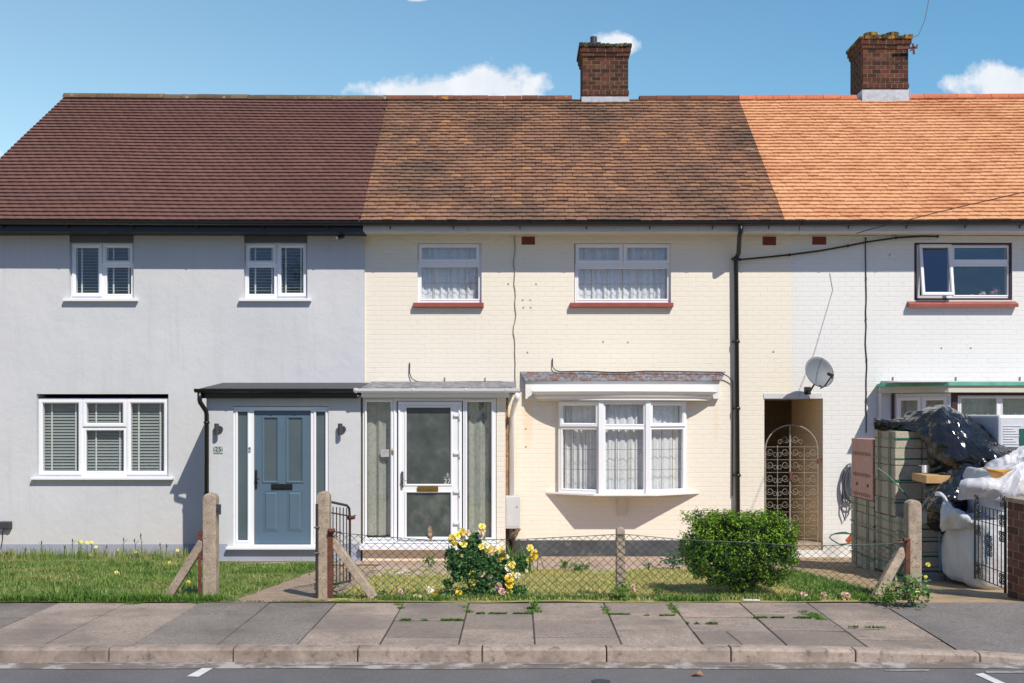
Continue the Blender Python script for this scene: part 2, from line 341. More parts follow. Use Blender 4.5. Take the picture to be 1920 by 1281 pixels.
M['bluedoor'] = simple('blue_grey_door', (.095,.15,.205), .38, .05, 4, .0003, 200)
M['frost'] = simple('frosted_glass', (.085,.115,.13), .25, .12, 2, .0006, 180)
M['obscure'] = simple('obscured_glass', (.075,.09,.085), .14, .3, 4, .002, 90, c2=(.17,.18,.155), thr=(.5,.8), s2=2.0)
M['lead'] = simple('lead_flashing', (.13,.15,.18), .55, .25, 6, .003, 30, c2=(.33,.31,.33), thr=(.48,.6), s2=9)
M['leadpale'] = simple('pale_lead', (.42,.45,.50), .5, .2, 5, .003, 25, c2=(.62,.64,.66), thr=(.5,.7))
M['leadred'] = simple('peeling_lead', (.17,.19,.22), .6, .35, 9, .004, 40, c2=(.15,.075,.06), thr=(.47,.54), s2=15)
M['brass'] = simple('brass_plate', (.36,.22,.05), .3, .15, 20, metal=.8)
M['metal'] = simple('worn_metal', (.25,.25,.25), .35, .2, 20, metal=.9)
M['rust'] = simple('rusty_iron', (.14,.045,.025), .8, .35, 15, .002, 80, c2=(.05,.03,.025), thr=(.5,.65))
M['iron'] = simple('dark_gate_iron', (.035,.03,.03), .5, .3, 12, .001, 80, c2=(.12,.05,.03), thr=(.55,.7))
M['ironb'] = simple('black_gate_iron', (.014,.014,.015), .45, .2, 12, c2=(.12,.04,.02), thr=(.66,.75))
M['irong'] = simple('weathered_gate_iron', (.30,.27,.22), .6, .3, 12, c2=(.10,.06,.045), thr=(.55,.7))
M['conc'] = simple('aggregate_concrete', (.42,.335,.25), .9, .25, 14, .008, 130, c2=(.10,.07,.055), thr=(.56,.64), s2=75)
M['roof25'] = islands('brown_roof_tile', [(0, (.146,.074,.060)), (.5, (.162,.082,.067)), (1, (.178,.090,.073))], .85, [((.115,.062,.050), .8, (.45,.75), .5), ((.20,.115,.09), 1.5, (.6,.8), .4), ((.2,.19,.15), 14, (.70,.76), .35)])
M['roof27'] = islands('weathered_roof_tile', [(0, (.21,.118,.076)), (.3, (.26,.145,.092)), (.85, (.315,.172,.105)), (.97, (.36,.19,.10)), (1, (.44,.235,.11))], .85,
    [((.085,.066,.054), .55, (.47,.70), .85), ((.06,.05,.042), 5, (.6,.75), .6), ((.35,.30,.24), 9, (.72,.8), .6)])
M['roof29'] = islands('orange_roof_tile', [(0, (.60,.305,.15)), (.3, (.66,.35,.178)), (1, (.70,.39,.205))], .8, [((.45,.16,.07), 1.1, (.5,.7), .6), ((.70,.40,.27), 1.6, (.58,.8), .5)])
M['ridge25'] = islands('brown_ridge_tile', [(0, (.11,.08,.05)), (1, (.20,.14,.09))], .9, [((.35,.28,.2), 6, (.6,.7), .8)])
M['ridge27'] = islands('red_ridge_tile', [(0, (.12,.055,.04)), (1, (.24,.09,.05))], .9, [((.55,.25,.02), 4, (.62,.68), .9), ((.4,.38,.34), 9, (.66,.72), .8)])
M['ridge29'] = islands('orange_ridge_tile', [(0, (.50,.15,.075)), (1, (.62,.21,.11))], .8)
M['mortar'] = simple('mortar', (.28,.20,.12), .95, .2, 10, .003, 60)
M['brick'] = islands('chimney_brick', [(0, (.035,.017,.014)), (.4, (.08,.028,.018)), (.8, (.115,.040,.025)), (1, (.15,.062,.036))], .85, [((.03,.022,.018), 6, (.52,.7), .8)])
M['brickw'] = islands('garden_brick', [(0, (.10,.045,.035)), (.5, (.17,.07,.05)), (1, (.23,.10,.07))], .85, [((.06,.045,.04), 6, (.5,.7), .7)])
M['moss'] = simple('lichen_covered_coping', (.06,.05,.03), .95, .3, 12, .01, 30, c2=(.42,.22,.02), thr=(.48,.6), s2=7)
M['moss2'] = simple('dark_mossy_coping', (.035,.032,.022), .95, .3, 12, .01, 30, c2=(.14,.13,.04), thr=(.52,.62), s2=9)
M['block'] = islands('concrete_block', [(0, (.36,.33,.25)), (.6, (.43,.39,.30)), (1, (.50,.46,.36))], .95, [((.25,.22,.17), 10, (.55,.75), .5)], bump=.006)
M['strap'] = simple('green_strap', (.008,.13,.08), .35, .1, 5)
M['pinkwrap'] = simple('pink_wrapped_blocks', (.42,.205,.17), .35, .12, 6, .006, 14, c2=(.50,.29,.25), thr=(.5,.75))
M['print'] = simple('faded_print', (.16,.07,.07), .5, .2, 40)
M['timber'] = simple('pale_timber', (.55,.34,.15), .6, .12, 8, .001, 60)
M['cloud_bag'] = simple('white_woven_bag', (.60,.61,.63), .6, .10, 4, .022, 9, c2=(.52,.50,.46), thr=(.56,.8), s2=3)
M['insul'] = simple('white_wrapped_boards', (.62,.63,.66), .35, .04, 4, .004, 12)
M['greenlogo'] = simple('dark_green_print', (.01,.10,.075), .5, .1, 4)
M['sand'] = simple('orange_sand', (.50,.26,.07), .95, .2, 12, .004, 70)
M['dishm'] = simple('dish_grey', (.15,.17,.185), .6, .06, 6)
M['wire'] = simple('green_coated_wire', (.015,.045,.035), .5, .2, 5)
M['cable'] = simple('black_cable', (.012,.012,.014), .5, .1, 5)
M['cablet'] = simple('painted_cable', (.30,.24,.18), .6, .3, 9)
M['meter'] = simple('grey_meter_box', (.52,.53,.55), .45, .04, 4, .0006, 30)
M['blue'] = simple('blue_plastic', (.10,.25,.45), .4, .1, 4)
M['orange'] = simple('orange_plastic', (.62,.16,.05), .4, .1, 4)
M['terracotta'] = simple('terracotta_grille', (.22,.05,.03), .8, .2, 8)
M['bark'] = simple('bark', (.09,.06,.04), .9, .3, 20, .006, 50)
# ------------------------------------------------------------------ terrain, road, pavement
DW, DP, DF = 16.3, 15.2, 9.65                       # depth of house front, porch front, fence
def kd(x): return 0 if x < 2 else .03*(x-2) if x < 3.45 else .0435 + .075*min(.85, x-3.45)   # kerb drops at the drive
def gz(d, x=0):                                     # height of the ground
    if d < 7.60: return .362
    if d < 9.375: return .485 - .008*(9.37-d) - kd(x)*(9.37-d)/1.65
    return .485 - .079*(min(d, 22)-9.4)
def sheet(name, xs, ds, mat, dz=0.0, rough=0.0, parent=None):
    mb = MB(); vs = []; fs = []
    for d in ds:
        for x in xs: vs.append((x, d, gz(d, x) + dz + (noise.noise(Vector((x*1.3, d*1.3, 0)))*rough if rough else 0)))
    nx = len(xs)
    for j in range(len(ds)-1):
        for i in range(nx-1): fs.append((j*nx+i, j*nx+i+1, (j+1)*nx+i+1, (j+1)*nx+i))
    mb.add(vs, fs); return mb.build(name, mat, parent, smooth=True)
def lin(a, b, n): return [a + (b-a)*i/(n-1) for i in range(n)]
M['ground'] = simple('sandy_ground', (.40,.29,.17), .95, .25, 2.5, .006, 60, c2=(.22,.16,.10), thr=(.5,.7), s2=6)
M['asphalt'] = simple('road_asphalt', (.145,.140,.140), .9, .14, 1.5, .006, 160, c2=(.27,.265,.26), thr=(.58,.68), s2=60)
M['cross'] = islands('crossover_asphalt', [(0, (.25,.225,.21)), (1, (.26,.235,.22))], .92, [((.18,.16,.145), 1.3, (.42,.66), .8), ((.13,.12,.11), 80, (.50,.60), .8), ((.40,.37,.34), 55, (.60,.66), .8), ((.14,.125,.11), 4, (.58,.72), .6)], bump=.008)
M['slab'] = islands('paving_slab', [(0, (.30,.25,.21)), (.3, (.37,.30,.248)), (.7, (.45,.36,.295)), (1, (.50,.395,.32))], .9, [((.22,.185,.16), 1.7, (.42,.66), .8), ((.13,.11,.095), 7, (.58,.74), .6), ((.20,.165,.14), 75, (.50,.60), .7), ((.46,.41,.36), 18, (.68,.76), .6)], bump=.009)
M['slabd'] = islands('dark_paving', [(0, (.23,.207,.185)), (1, (.32,.275,.24))], .9, [((.17,.15,.135), 2.0, (.42,.68), .8), ((.14,.125,.11), 75, (.50,.60), .8), ((.38,.34,.30), 15, (.68,.76), .6)], bump=.009)
M['kerb'] = islands('kerb_concrete', [(0, (.36,.29,.24)), (1, (.46,.37,.305))], .9, [((.21,.165,.135), 4, (.46,.66), .8), ((.10,.08,.07), 16, (.58,.7), .6)], bump=.005)
M['channel'] = simple('gutter_channel', (.20,.17,.145), .95, .25, 5, .004, 90, c2=(.40,.38,.36), thr=(.5,.6), s2=5)
M['rfaint'] = simple('faded_edge_line', (.33,.32,.31), .85, .15, 7, .001, 90, c2=(.20,.19,.18), thr=(.46,.56), s2=12)
M['rpaint'] = simple('worn_road_paint', (.66,.66,.64), .8, .1, 9, .001, 90, c2=(.30,.30,.30), thr=(.60,.70), s2=40)
M['apron'] = islands('pink_paving', [(0, (.45,.33,.25)), (1, (.56,.42,.33))], .9, [((.30,.22,.17), 4, (.5,.7), .7)], bump=.003)
M['path'] = simple('gravelly_path', (.38,.28,.20), .95, .2, 5, .007, 90, c2=(.18,.125,.095), thr=(.5,.6), s2=60)
M['jointdirt'] = simple('joint_dirt', (.06,.055,.045), .95, .3, 8)
M['soil'] = simple('lawn_soil', (.14,.17,.05), .95, .3, 6, .01, 50)
M['soild'] = simple('dry_lawn_soil', (.40,.36,.13), .95, .3, 4, .01, 50, c2=(.25,.28,.08), thr=(.48,.6), s2=3)

base = sheet('ground', [-120,-60,-25,-14]+lin(-10,10.5,42)+[15,30,60,120], [9.37]+lin(9.7,16,20)+[18,20,25,40,80,200], M['ground'], -.006, .012); struct(base)
rd = MB(); rd.quad((-120,-3,.362),(120,-3,.362),(120,7.55,.362),(-120,7.55,.362)); struct(rd.build('road', M['asphalt']))
rc = MB(); 
for i in range(-14, 16): rc.quad((i*.8,7.43+.02*math.sin(i*2.1),.366),(i*.8+.8,7.43+.02*math.sin((i+1)*2.1),.366),(i*.8+.8,7.60,.372),(i*.8,7.60,.372))
struct(rc.build('gutter_channel', M['channel']))
fr = MB(); fr.quad((-120,-14,.45),(120,-14,.45),(120,-3,.45),(-120,-3,.45)); fr.quad((-120,-3,.36),(120,-3,.36),(120,-3,.45),(-120,-3,.45)); fr.quad((-120,-60,.45),(120,-60,.45),(120,-14,.45),(-120,-14,.45))
struct(fr.build('far_pavement', M['slabd']))
# kerb stones, each a bevelled island
kb = MB(); kx = [X(203, 7.6) + .915*k for k in range(-9, 8)]
for i, x in enumerate(kx):
    drop, dr2 = kd(x), kd(x+.915)
    a, b = x+.004, x+.911; j = rnd.uniform(-.004, .004)
    pro = [(7.60,.30),(7.602,.455),(7.612,.469),(7.630,.475),(7.72,.476),(7.72,.30)]
    vs = [(a, p[0]+j, p[1] - (drop if p[1] > .35 else 0)) for p in pro] + [(b, p[0]+j, p[1] - (dr2 if p[1] > .35 else 0)) for p in pro]
    n = 6; kb.add(vs, [tuple(range(n-1,-1,-1)), tuple(range(n,2*n))] + [(k, (k+1) % n, n+(k+1) % n, n+k) for k in range(n)])
struct(kb.build('kerb', M['kerb'], bevel=.008))
# paving slabs
pb = MB(); pd = MB()
pb.mi = 0
def slab(mb, x0, x1, d0, d1, g=.006, x0b=None, x1b=None):
    x0b = x0 if x0b is None else x0b; x1b = x1 if x1b is None else x1b
    t = rnd.uniform(-.004, .004); tx = rnd.uniform(-.004,.004)
    def zz(x, d): return gz(d, x) + t + tx*(x-x0)
    gd_ = .013; c = [(x0+g,d0+gd_),(x1-g,d0+gd_),(x1b-g,d1-gd_),(x0b+g,d1-gd_)]
    mb.add([(x,d,zz(x,d)-.08) for x, d in c] + [(x,d,zz(x,d)) for x, d in c], [(4,5,6,7),(0,1,5,4),(1,2,6,5),(2,3,7,6),(3,0,4,7)])
cols = [-1.645,-1.03,-.44,.13,.78,1.387,2.01,2.62,3.2]
for i in range(len(cols)-1):
    rows = [7.72,8.25,8.87,9.37] if i % 2 == 0 else [7.72,7.98,8.60,9.37]
    if i == 5: rows = [7.72,8.2,8.75,9.37]
    for j in range(len(rows)-1):
        if i == 5 and j == 0:
            slab(pb, cols[i], 1.68, rows[0], rows[1], x1b=1.65); slab(pb, 1.68, cols[i+1], rows[0], rows[1], x0b=1.65)
        elif i == len(cols)-2: slab(pb, cols[i], 3.28 - .0*(j), rows[j], rows[j+1])
        else: slab(pb, cols[i], cols[i+1], rows[j], rows[j+1])
for (a, b, rws, dk) in ((-2.24,-1.645,[7.72,8.5,9.37],1), (-2.88,-2.24,[7.72,8.86,9.37],1), (-3.54,-2.88,[7.72,9.37],0), (-4.15,-3.54,[7.72,8.3,9.37],0), (-4.76,-4.15,[7.72,8.3,8.75,9.37],1),(-5.4,-4.76,[7.72,8.9,9.37],1),(-6.0,-5.4,[7.72,8.3,9.37],0),(-6.6,-6.0,[7.72,8.6,9.37],1),(-8,-6.6,[7.72,8.6,9.37],1)):
    for j in range(len(rws)-1): slab(pd if dk else pb, a, b, rws[j], rws[j+1])
struct(pb.build('pavement', M['slab'], bevel=.004, seg=1)); struct(pd.build('pavement', M['slabd'], bevel=.004, seg=1))
jb = sheet('pavement_bed', [-12]+lin(-8,9,18)+[12], [7.72,8.5,9.37], M['jointdirt'], -.007); struct(jb)
cr = sheet('crossover', lin(3.285, 12, 20), lin(7.72, 9.37, 6), M['cross'], .002, .0); struct(cr)
cr2 = sheet('pavement_patch', [-14,-11,-8.0], [7.72,8.5,9.37], M['cross'], .002); struct(cr2)
# road markings, patch
mk = MB()
def roadq(mb, pts, z): mb.quad(*[( (px-CX)*((CZ-z)*F/(py-HY))/F, (CZ-z)*F/(py-HY), z) for px, py in pts])
roadq(mk, [(350,1268),(372,1269),(409,1247),(392,1246)], .3665); struct(mk.build('road_marking', M['rpaint']))
mk = MB(); roadq(mk, [(1828,1264),(1843,1262),(1905,1290),(1885,1290)], .3665); struct(mk.build('road_marking', M['rpaint']))
mk = MB()
for (a, b, c, e) in ((0,62,1239,1243),(90,290,1241,1244),(300,420,1243,1245),(520,690,1244,1247),(700,790,1243,1246),(980,1060,1243,1246),(1330,1400,1248,1250),(1455,1530,1249,1252),(1660,1740,1255,1258),(1850,1920,1258,1262)):
    roadq(mk, [(a,e),(b,e),(b+4,c),(a-3,c)], .3725 if e < 1251 else .3665)
struct(mk.build('road_marking', M['rfaint']))
mk = MB(); cxm, cdm = X(1127, 7.07), 7.07
mk.add([(cxm+.065*math.cos(a)*(1+.1*math.sin(3*a)), cdm+.07*math.sin(a), .3668) for a in [k*math.pi/10 for k in range(20)]], [tuple(range(20))]); struct(mk.build('tar_patch', M['dgrey']))

# garden surfaces
struct(sheet('lawn_ground', lin(-9.5,-2.60,24), lin(9.37,15.05,16), M['soil'], .006, .014))
struct(sheet('dry_lawn_ground', lin(-1.72,3.42,18), lin(9.37,13.3,12), M['soild'], .006, .014))
struct(sheet('path', lin(-2.60,-1.72,8), lin(9.37,13.3,16), M['path'], .004, .01))
ap = MB()
def apr(x0, x1, d0, d1):
    g = .006; ap.add([(x0+g,d0+g,gz(d0)+.006+0),(x1-g,d0+g,gz(d0)+.006),(x1-g,d1-g,gz(d1)+.006),(x0+g,d1-g,gz(d1)+.006)], [(0,1,2,3)])
x = -9.4
while x < 3.35:
    wdt = .75
    if x < -2.6:
        if x > -4.7: apr(x, x+wdt, 14.35, 15.2)
        else: apr(x, x+wdt, 15.08, 15.35)
    else:
        apr(x, min(x+wdt, 3.4), 13.3, 14.25); apr(x, min(x+wdt, 3.4), 14.25, 15.2)
        if x > -.3: apr(x, min(x+wdt, 3.4), 15.2, 16.3)
    x += wdt
struct(ap.build('garden_paving', M['apron']))

# ------------------------------------------------------------------ houses
def sag(x): return .040*((x-.8)/8.5)**2
EY, EZ, RY, RZ = 15.82, 5.115, 19.16, 8.0
PIT = math.atan2(RZ-EZ, RY-EY); SL = math.hypot(RZ-EZ, RY-EY)
nrm = Vector((0, -math.sin(PIT), math.cos(PIT))); slp = Vector((0, math.cos(PIT), math.sin(PIT)))
def rp_(x, s, h): # point on the roof: s along the slope, h off it
    t = s/SL; return Vector((x, EY, EZ)) + slp*s + nrm*h + Vector((0, 0, sag(x)*(.5+.5*t) + .012*noise.noise(Vector((x*.5, s*.6, 3)))))
def tiled_roof(house, mat, xl, xr, gap, jit, tw=.165, edge=None):
    mb = MB(); NC = 38; gg = SL/NC; r = random.Random(len(mat.name)*7)
    for i in range(NC):
        s = i*gg; t = s/SL; a = xl(t); b = xr(t)
        x = a - (tw/2 if i % 2 else 0) - .02
        if i % 2 == 0: x = a
        first = True
        while x < b - .004:
            x0 = max(x, a) + gap/2 + (0 if x <= a else r.uniform(-jit, jit)); x1 = min(x+tw, b) - gap/2
            if x1 - x0 > .02:
                lo = .050 + r.uniform(-.003,.003)*(jit > .001)*1.6; hi = .012; th = .030; sj = r.uniform(-jit, jit)*2.5
                ln = gg*1.55; k = [0, .33, .67, 1]; cam_ = [0, .0035, .0035, 0]
                tl = r.uniform(-.003,.003)*(jit > .001)
                vs = []
                for e in range(4):
                    xx = x0 + (x1-x0)*k[e]; vs.append(rp_(xx, s+sj, lo+cam_[e]+tl*(k[e]-.5)))
                for e in range(4):
                    xx = x0 + (x1-x0)*k[e]; vs.append(rp_(xx, s+sj, lo-th+cam_[e]+tl*(k[e]-.5)))
                top = min(s+ln, SL)
                for e in range(4):
                    xx = x0 + (x1-x0)*k[e]; vs.append(rp_(xx, top, hi+cam_[e]))
                fs = [(e, e+1, 8+e+1, 8+e) for e in range(3)] + [(4+e, 4+e+1, e+1, e) for e in range(3)] + [(0, 8, 4), (3, 7, 11)]
                mb.add(vs, fs)
            x += tw
    # underlay and the slope at the back
    mb2 = MB(); a0, b0, a1, b1 = xl(0), xr(0), xl(1), xr(1)
    n = 12
    for i in range(n):
        p, q = i/n, (i+1)/n
        mb2.add([rp_(a0+(b0-a0)*p+.03*(p == 0), 0, .004), rp_(a0+(b0-a0)*q, 0, .004), rp_(a1+(b1-a1)*q, SL, .004), rp_(a1+(b1-a1)*p+.03*(p == 0), SL, .004)], [(0,1,2,3)])
        mb2.add([(a1+(b1-a1)*p, RY, RZ+sag(a1)*0), (a1+(b1-a1)*q, RY, RZ), (a0+(b0-a0)*q, 2*RY-EY, EZ), (a0+(b0-a0)*p, 2*RY-EY, EZ)], [(0,1,2,3)])
    o = mb.build('roof', mat, house)
    u = mb2.build('underlay', M['dgrey'], o)
    return o
def ridge_tiles(roof, mat, x0, x1, holes=()):
    mb = MB(); x = x0; r = random.Random(5)
    while x < x1-.05:
        e = min(x+.31, x1)
        if not any(h0 < (x+e)/2 < h1 for h0, h1 in holes):
            dz = r.uniform(-.005,.005); n = 8; vs = []
            for xx in (x+.003, e-.003):
                for rr in (.105, .088):
                    for k in range(n+1):
                        a = math.pi*(k/n); vs.append((xx, RY - rr*1.15*math.cos(a), RZ - .028 + sag(xx) + dz + rr*math.sin(a)))
            m = n+1; fs = []
            for k in range(n):
                fs.append((k, k+1, 2*m+k+1, 2*m+k)); fs.append((m+k, 3*m+k, 3*m+k+1, m+k+1)); fs.append((k, m+k, m+k+1, k+1)); fs.append((2*m+k, 2*m+k+1, 3*m+k+1, 3*m+k))
            fs += [(0, 2*m, 3*m, m), (n, m+n, 3*m+n, 2*m+n)]
            mb.add(vs, fs)
        x = e
    return mb.build('ridge', mat, roof)

h25 = thing('terraced_house', 'grey rendered end house with dark brown roof and blue front door numbered 25', 'house', (-5.4, DW, -.05), 'terraced houses in one row')
h27 = thing('terraced_house', 'cream painted brick house with white glazed porch, bow window and weathered brown roof', 'house', (.9, DW, -.05), 'terraced houses in one row')
h29 = thing('terraced_house', 'white painted brick house with bright orange tiled roof and satellite dish', 'house', (6.8, DW, -.05), 'terraced houses in one row')
XB, XC, XE = -2.405, 4.08, 10.2        # party lines at the roof
XW = X(1485, DW)                       # where cream paint meets white paint

def hole(px0, py0, px1, py1, d=DW): return (X(px0, d), X(px1, d), Z(py1, d), Z(py0, d))
ZW = 4.995
def house_shell(h, x0, x1, holes, mat, yf=DW, right=True, left=True, zb=-.4, pass_=None):
    mb = MB(); mb.plate(x0, x1, zb, ZW, yf, DW+.26, holes)
    w_ = mb.build('wall', mat, h)
    m2 = MB(); yb = 22.02
    m2.box(x0+.002, x1-.002, yb, yb+.2, zb, ZW)
    if left: m2.box(x0, x0+.2, DW+.262, yb, zb, ZW)
    if right: m2.box(x1-.2, x1, DW+.262, yb, zb, ZW)
    m2.build('side_wall', mat, h)
    a, b = x0+.22, x1-.22
    if pass_ == 'r': b = X(1433, DW)-.12
    if pass_ == 'l': a = X(1543, DW)+.5
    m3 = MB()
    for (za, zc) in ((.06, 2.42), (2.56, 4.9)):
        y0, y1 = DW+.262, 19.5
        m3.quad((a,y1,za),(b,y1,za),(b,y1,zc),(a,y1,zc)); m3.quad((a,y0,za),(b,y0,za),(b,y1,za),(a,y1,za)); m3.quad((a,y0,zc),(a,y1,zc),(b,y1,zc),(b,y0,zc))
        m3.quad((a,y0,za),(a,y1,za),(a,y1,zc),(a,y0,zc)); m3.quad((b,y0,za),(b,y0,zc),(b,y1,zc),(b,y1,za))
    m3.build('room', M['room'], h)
    return w_
# --- windows ---------------------------------------------------------------
def folds(mb, x0, x1, z0, z1, y, amp=.02, wl=.09, n=None, seed=0, hem=None):
    r = random.Random(seed); n = n or int((x1-x0)/.012)+2
    ph = [r.uniform(0,6.28) for _ in range(4)]
    rows = 6; vs = []
    for j in range(rows+1):
        z = z0 + (z1-z0)*j/rows
        for i in range(n+1):
            x = x0 + (x1-x0)*i/n; u = x/wl*6.283
            a = math.sin(u+ph[0]+.6*math.sin(u*.31+ph[1])) + .5*math.sin(u*1.73+ph[2]) + .3*math.sin(u*.47+ph[3]+z)
            dz = 0 if (j or not hem) else hem*math.sin(u*.5+ph[1])
            vs.append((x, y + amp*a*(.75+.25*(1-j/rows)), z+dz))
    m = n+1
    mb.add(vs, [(j*m+i, j*m+i+1, (j+1)*m+i+1, (j+1)*m+i) for j in range(rows) for i in range(n)])
def window(house, name, Mx, W, H, cells, fill, fmat=None, gm=None, sill=None, sillmat=None, lead=None, label=None, ft=.05, skip_fill=()):
    """cells: (x0,x1,z0,z1,kind) local; kind s = opening sash proud of the frame, f = fixed light, o = sash standing open"""
    fmat = fmat or M['upvc']; gm = gm or M['glass']
    fm = MB(); fm.M = Mx; gl = MB(); gl.M = Mx; holes = []
    for c in cells:
        b = .052 if c[4] in 'so' else .028
        if c[4] == 'o': b = .02
        holes.append((c[0]+b, c[1]-b, c[2]+b, c[3]-b))
    fm.plate(0, W, 0, H, 0, .07, holes)
    ops = []
    for c in cells:
        if c[4] == 's':
            fm.ring(c[0], c[1], c[2], c[3], .055, -.024, .03, .016); i = .045; gl.box(c[0]+i, c[1]-i, c[2]*0+.0, .008, 0, 0) if 0 else gl.box(c[0]+i, c[1]-i, .006, .014, c[2]+i, c[3]-i)
        elif c[4] == 'f':
            fm.ring(c[0]+.012, c[1]-.012, c[2]+.012, c[3]-.012, .026, -.006, .02, .010); i = .02; gl.box(c[0]+i, c[1]-i, .016, .024, c[2]+i, c[3]-i)
        elif c[4] == 'o': ops.append(c)
    w_ = fm.build(name, fmat, house)
    if label: w_['label'] = label
    for c in ops:      # hinged at the left side
        so = MB(); so.M = Mx @ Matrix.Translation((c[0], -.02, c[2])) @ Matrix.Rotation(R(-12), 4, 'X') @ Matrix.Rotation(R(0), 4, 'Z')
        so.M = Mx @ Matrix.Translation((c[0], -.02, c[3])) @ Matrix.Rotation(R(-9), 4, 'X') @ Matrix.Translation((0, 0, -(c[3]-c[2])))
        so.ring(0, c[1]-c[0], 0, c[3]-c[2], .05, -.02, .05, .014); so.build('sash', fmat, w_)
        g2 = MB(); g2.M = so.M; g2.box(.04, c[1]-c[0]-.04, .005, .013, .04, c[3]-c[2]-.04); g2.build('pane', gm, w_)
    gl.build('pane', gm, w_)
    if lead:
        lb = MB(); lb.M = Mx
        for (lx0, lx1, lz0, lz1, nx_, nz_) in lead:
            for k in range(1, nx_): xx = lx0+(lx1-lx0)*k/nx_; lb.box(xx-.003, xx+.003, .010, .0155, lz0, lz1)
            for k in range(1, nz_): zz = lz0+(lz1-lz0)*k/nz_; lb.box(lx0, lx1, .0095, .0150, zz-.003, zz+.003)
        lb.build('glazing_bar', M['brass'], w_)
    if fill == 'blind':
        sl = MB(); sl.M = Mx; tp = MB(); tp.M = Mx
        for ci, c in enumerate(cells):
            if ci in skip_fill: continue
        x0, x1 = .03, W-.03; z = .04
        brk = sorted({round(c[0], 3) for c in cells if c[0] > .1})
        spans = []; p = x0
        for bx in brk: spans.append((p, bx-.01)); p = bx+.01
        spans.append((p, x1))
        for (a, b) in spans:
            z = .045
            while z < H-.05:
                Ms = Matrix.Translation(((a+b)/2, .13, z)) @ Matrix.Rotation(R((58 if H > 1 else 14)+rnd.uniform(-4,4)), 4, 'X')
                sl.obox(Ms, b-a, .05, .003); z += .048
            for t in (.22, .78):
                xx = a + (b-a)*t; tp.box(xx-.012, xx+.012, .098, .101, .03, H-.04)
        sl.build('blind', M['blind'], w_); tp.build('blind_tape', M['tape'], w_)
    elif fill in ('net', 'gnet'):
        cb = MB(); cb.M = Mx; folds(cb, .02, W-.02, .03, H-.03,   .14, .019, .105, seed=int(W*1000)+int(H*77), hem=.008)
        cb.build('net_curtain', M['curtain'] if fill == 'net' else M['curtaing'], w_, smooth=True)
    if sill:
        sb = MB(); sb.M = Mx; a, b, z0, z1, yo = sill
        sb.xprism([(-yo, z0+.006), (-yo, z1-.012), (.03, z1), (.03, z0)], a, b)
        sb.build('sill', sillmat or fmat, w_, bevel=.004)
    return w_
def pwin(house, name, d, box, cells, fill, **kw):
    px0, py0, px1, py1 = box; x0 = X(px0, d); z0 = Z(py1, d); W = X(px1, d)-x0; H = Z(py0, d)-z0
    cl = [(X(c[0], d)-x0, X(c[2], d)-x0, Z(c[3], d)-z0, Z(c[1], d)-z0, c[4]) for c in cells]
    if 'psill' in kw:
        s = kw.pop('psill'); kw['sill'] = (X(s[0], d-.1)-x0, X(s[2], d-.1)-x0, Z(s[3], d-.1)-z0, 0.0, s[4])
    if 'plead' in kw:
        kw['lead'] = [(X(c[0], d)-x0, X(c[2], d)-x0, Z(c[3], d)-z0, Z(c[1], d)-z0, c[4], c[5]) for c in kw.pop('plead')]
    return window(house, name, Matrix.Translation((x0, d, z0)), W, H, cl, fill, **kw)

# ===== house 25
wh = [(131,441.6,252,561), (458,441.6,577,561), (70,739,317,895)]
pd25 = hole(437, 762, 616, 1031, DP)
hs = [hole(*q) for q in wh]
house_shell(h25, -8.42, XB, hs + [(-4.3,-2.9,.1,2.3)], M['render'], yf=DW-.03, right=False)
pl = MB(); pl.box(-8.43, -4.6, DW-.045, DW+.1, -.5, Z(1020, DW)); pl.build('plinth', M['plinth'], h25)
for nm, a, b in (('lintel',131,252), ('lintel',458,577)):
    lb = MB(); lb.box(X(a, DW)+.004, X(b, DW)-.004, DW+.005, DW+.2, Z(454.5, DW), ZW+.05); lb.build('lintel', M['lintel'], h25)
pwin(h25, 'window', DW+.05, (133,455,252,560), [(136,458,192,556,'s'),(194,458,250,495,'s'),(196,497,250,556,'f')], 'blind', psill=(120,560,259,566,.16))
pwin(h25, 'window', DW+.05, (460,455,577,560), [(462,458,518,495,'s'),(462,497,518,556,'f'),(521,458,575,556,'s')], 'blind', psill=(449,560,584,566,.16))
wg = pwin(h25, 'window', DW+.04, (71,747,316,893), [(74,750,154,890,'s'),(156,750,237,800,'s'),(157,803,236,888,'f'),(239,750,314,890,'s')], 'blind', psill=(60,893,325,900,.16))
# porch of 25
X0p, X1p = X(387, DP), X(676, DP)
pw = MB(); pw.plate(X0p, X1p, -.3, Z(741, DP), DP, DP+.2, [pd25]); pw.box(X0p, X0p+.2, DP+.202, DW-.032, -.3, Z(741, DP)); pw.build('porch_wall', M['render'], h25)
pw = MB(); pw.plate(X0p-.012, X1p+.0, -.4, Z(1020, DP), DP-.014, DP-.002, [(X(427, DP),X(620, DP),.20,1.0)]); pw.box(X0p-.012, X0p-.001, DP, DW-.05, -.4, Z(1020, DP)); pw.build('plinth', M['plinth'], h25)
prf = MB(); zg, zw = 2.56, 2.68
prf.xprism([(DP-.13, zg-.02), (DP-.13, zg), (DW-.033, zw), (DW-.033, zw-.1), (DP+.2, zg-.09)], X0p-.06, X1p-.02); pr = prf.build('porch_roof', M['dgrey'], h25)
pf = MB(); pf.box(X0p-.06, X1p-.03, DP-.125, DP-.1, Z(747, DP-.1), zg-.021); pf.box(X0p-.06, X1p-.03, DP-.099, DP-.001, Z(747, DP-.1), Z(745, DP-.1)); pf.box(X0p-.062, X0p-.03, DP-.098, DW-.034, Z(745, DP-.1)+.01, zg-.10); pf.build('fascia', M['black'], pr)
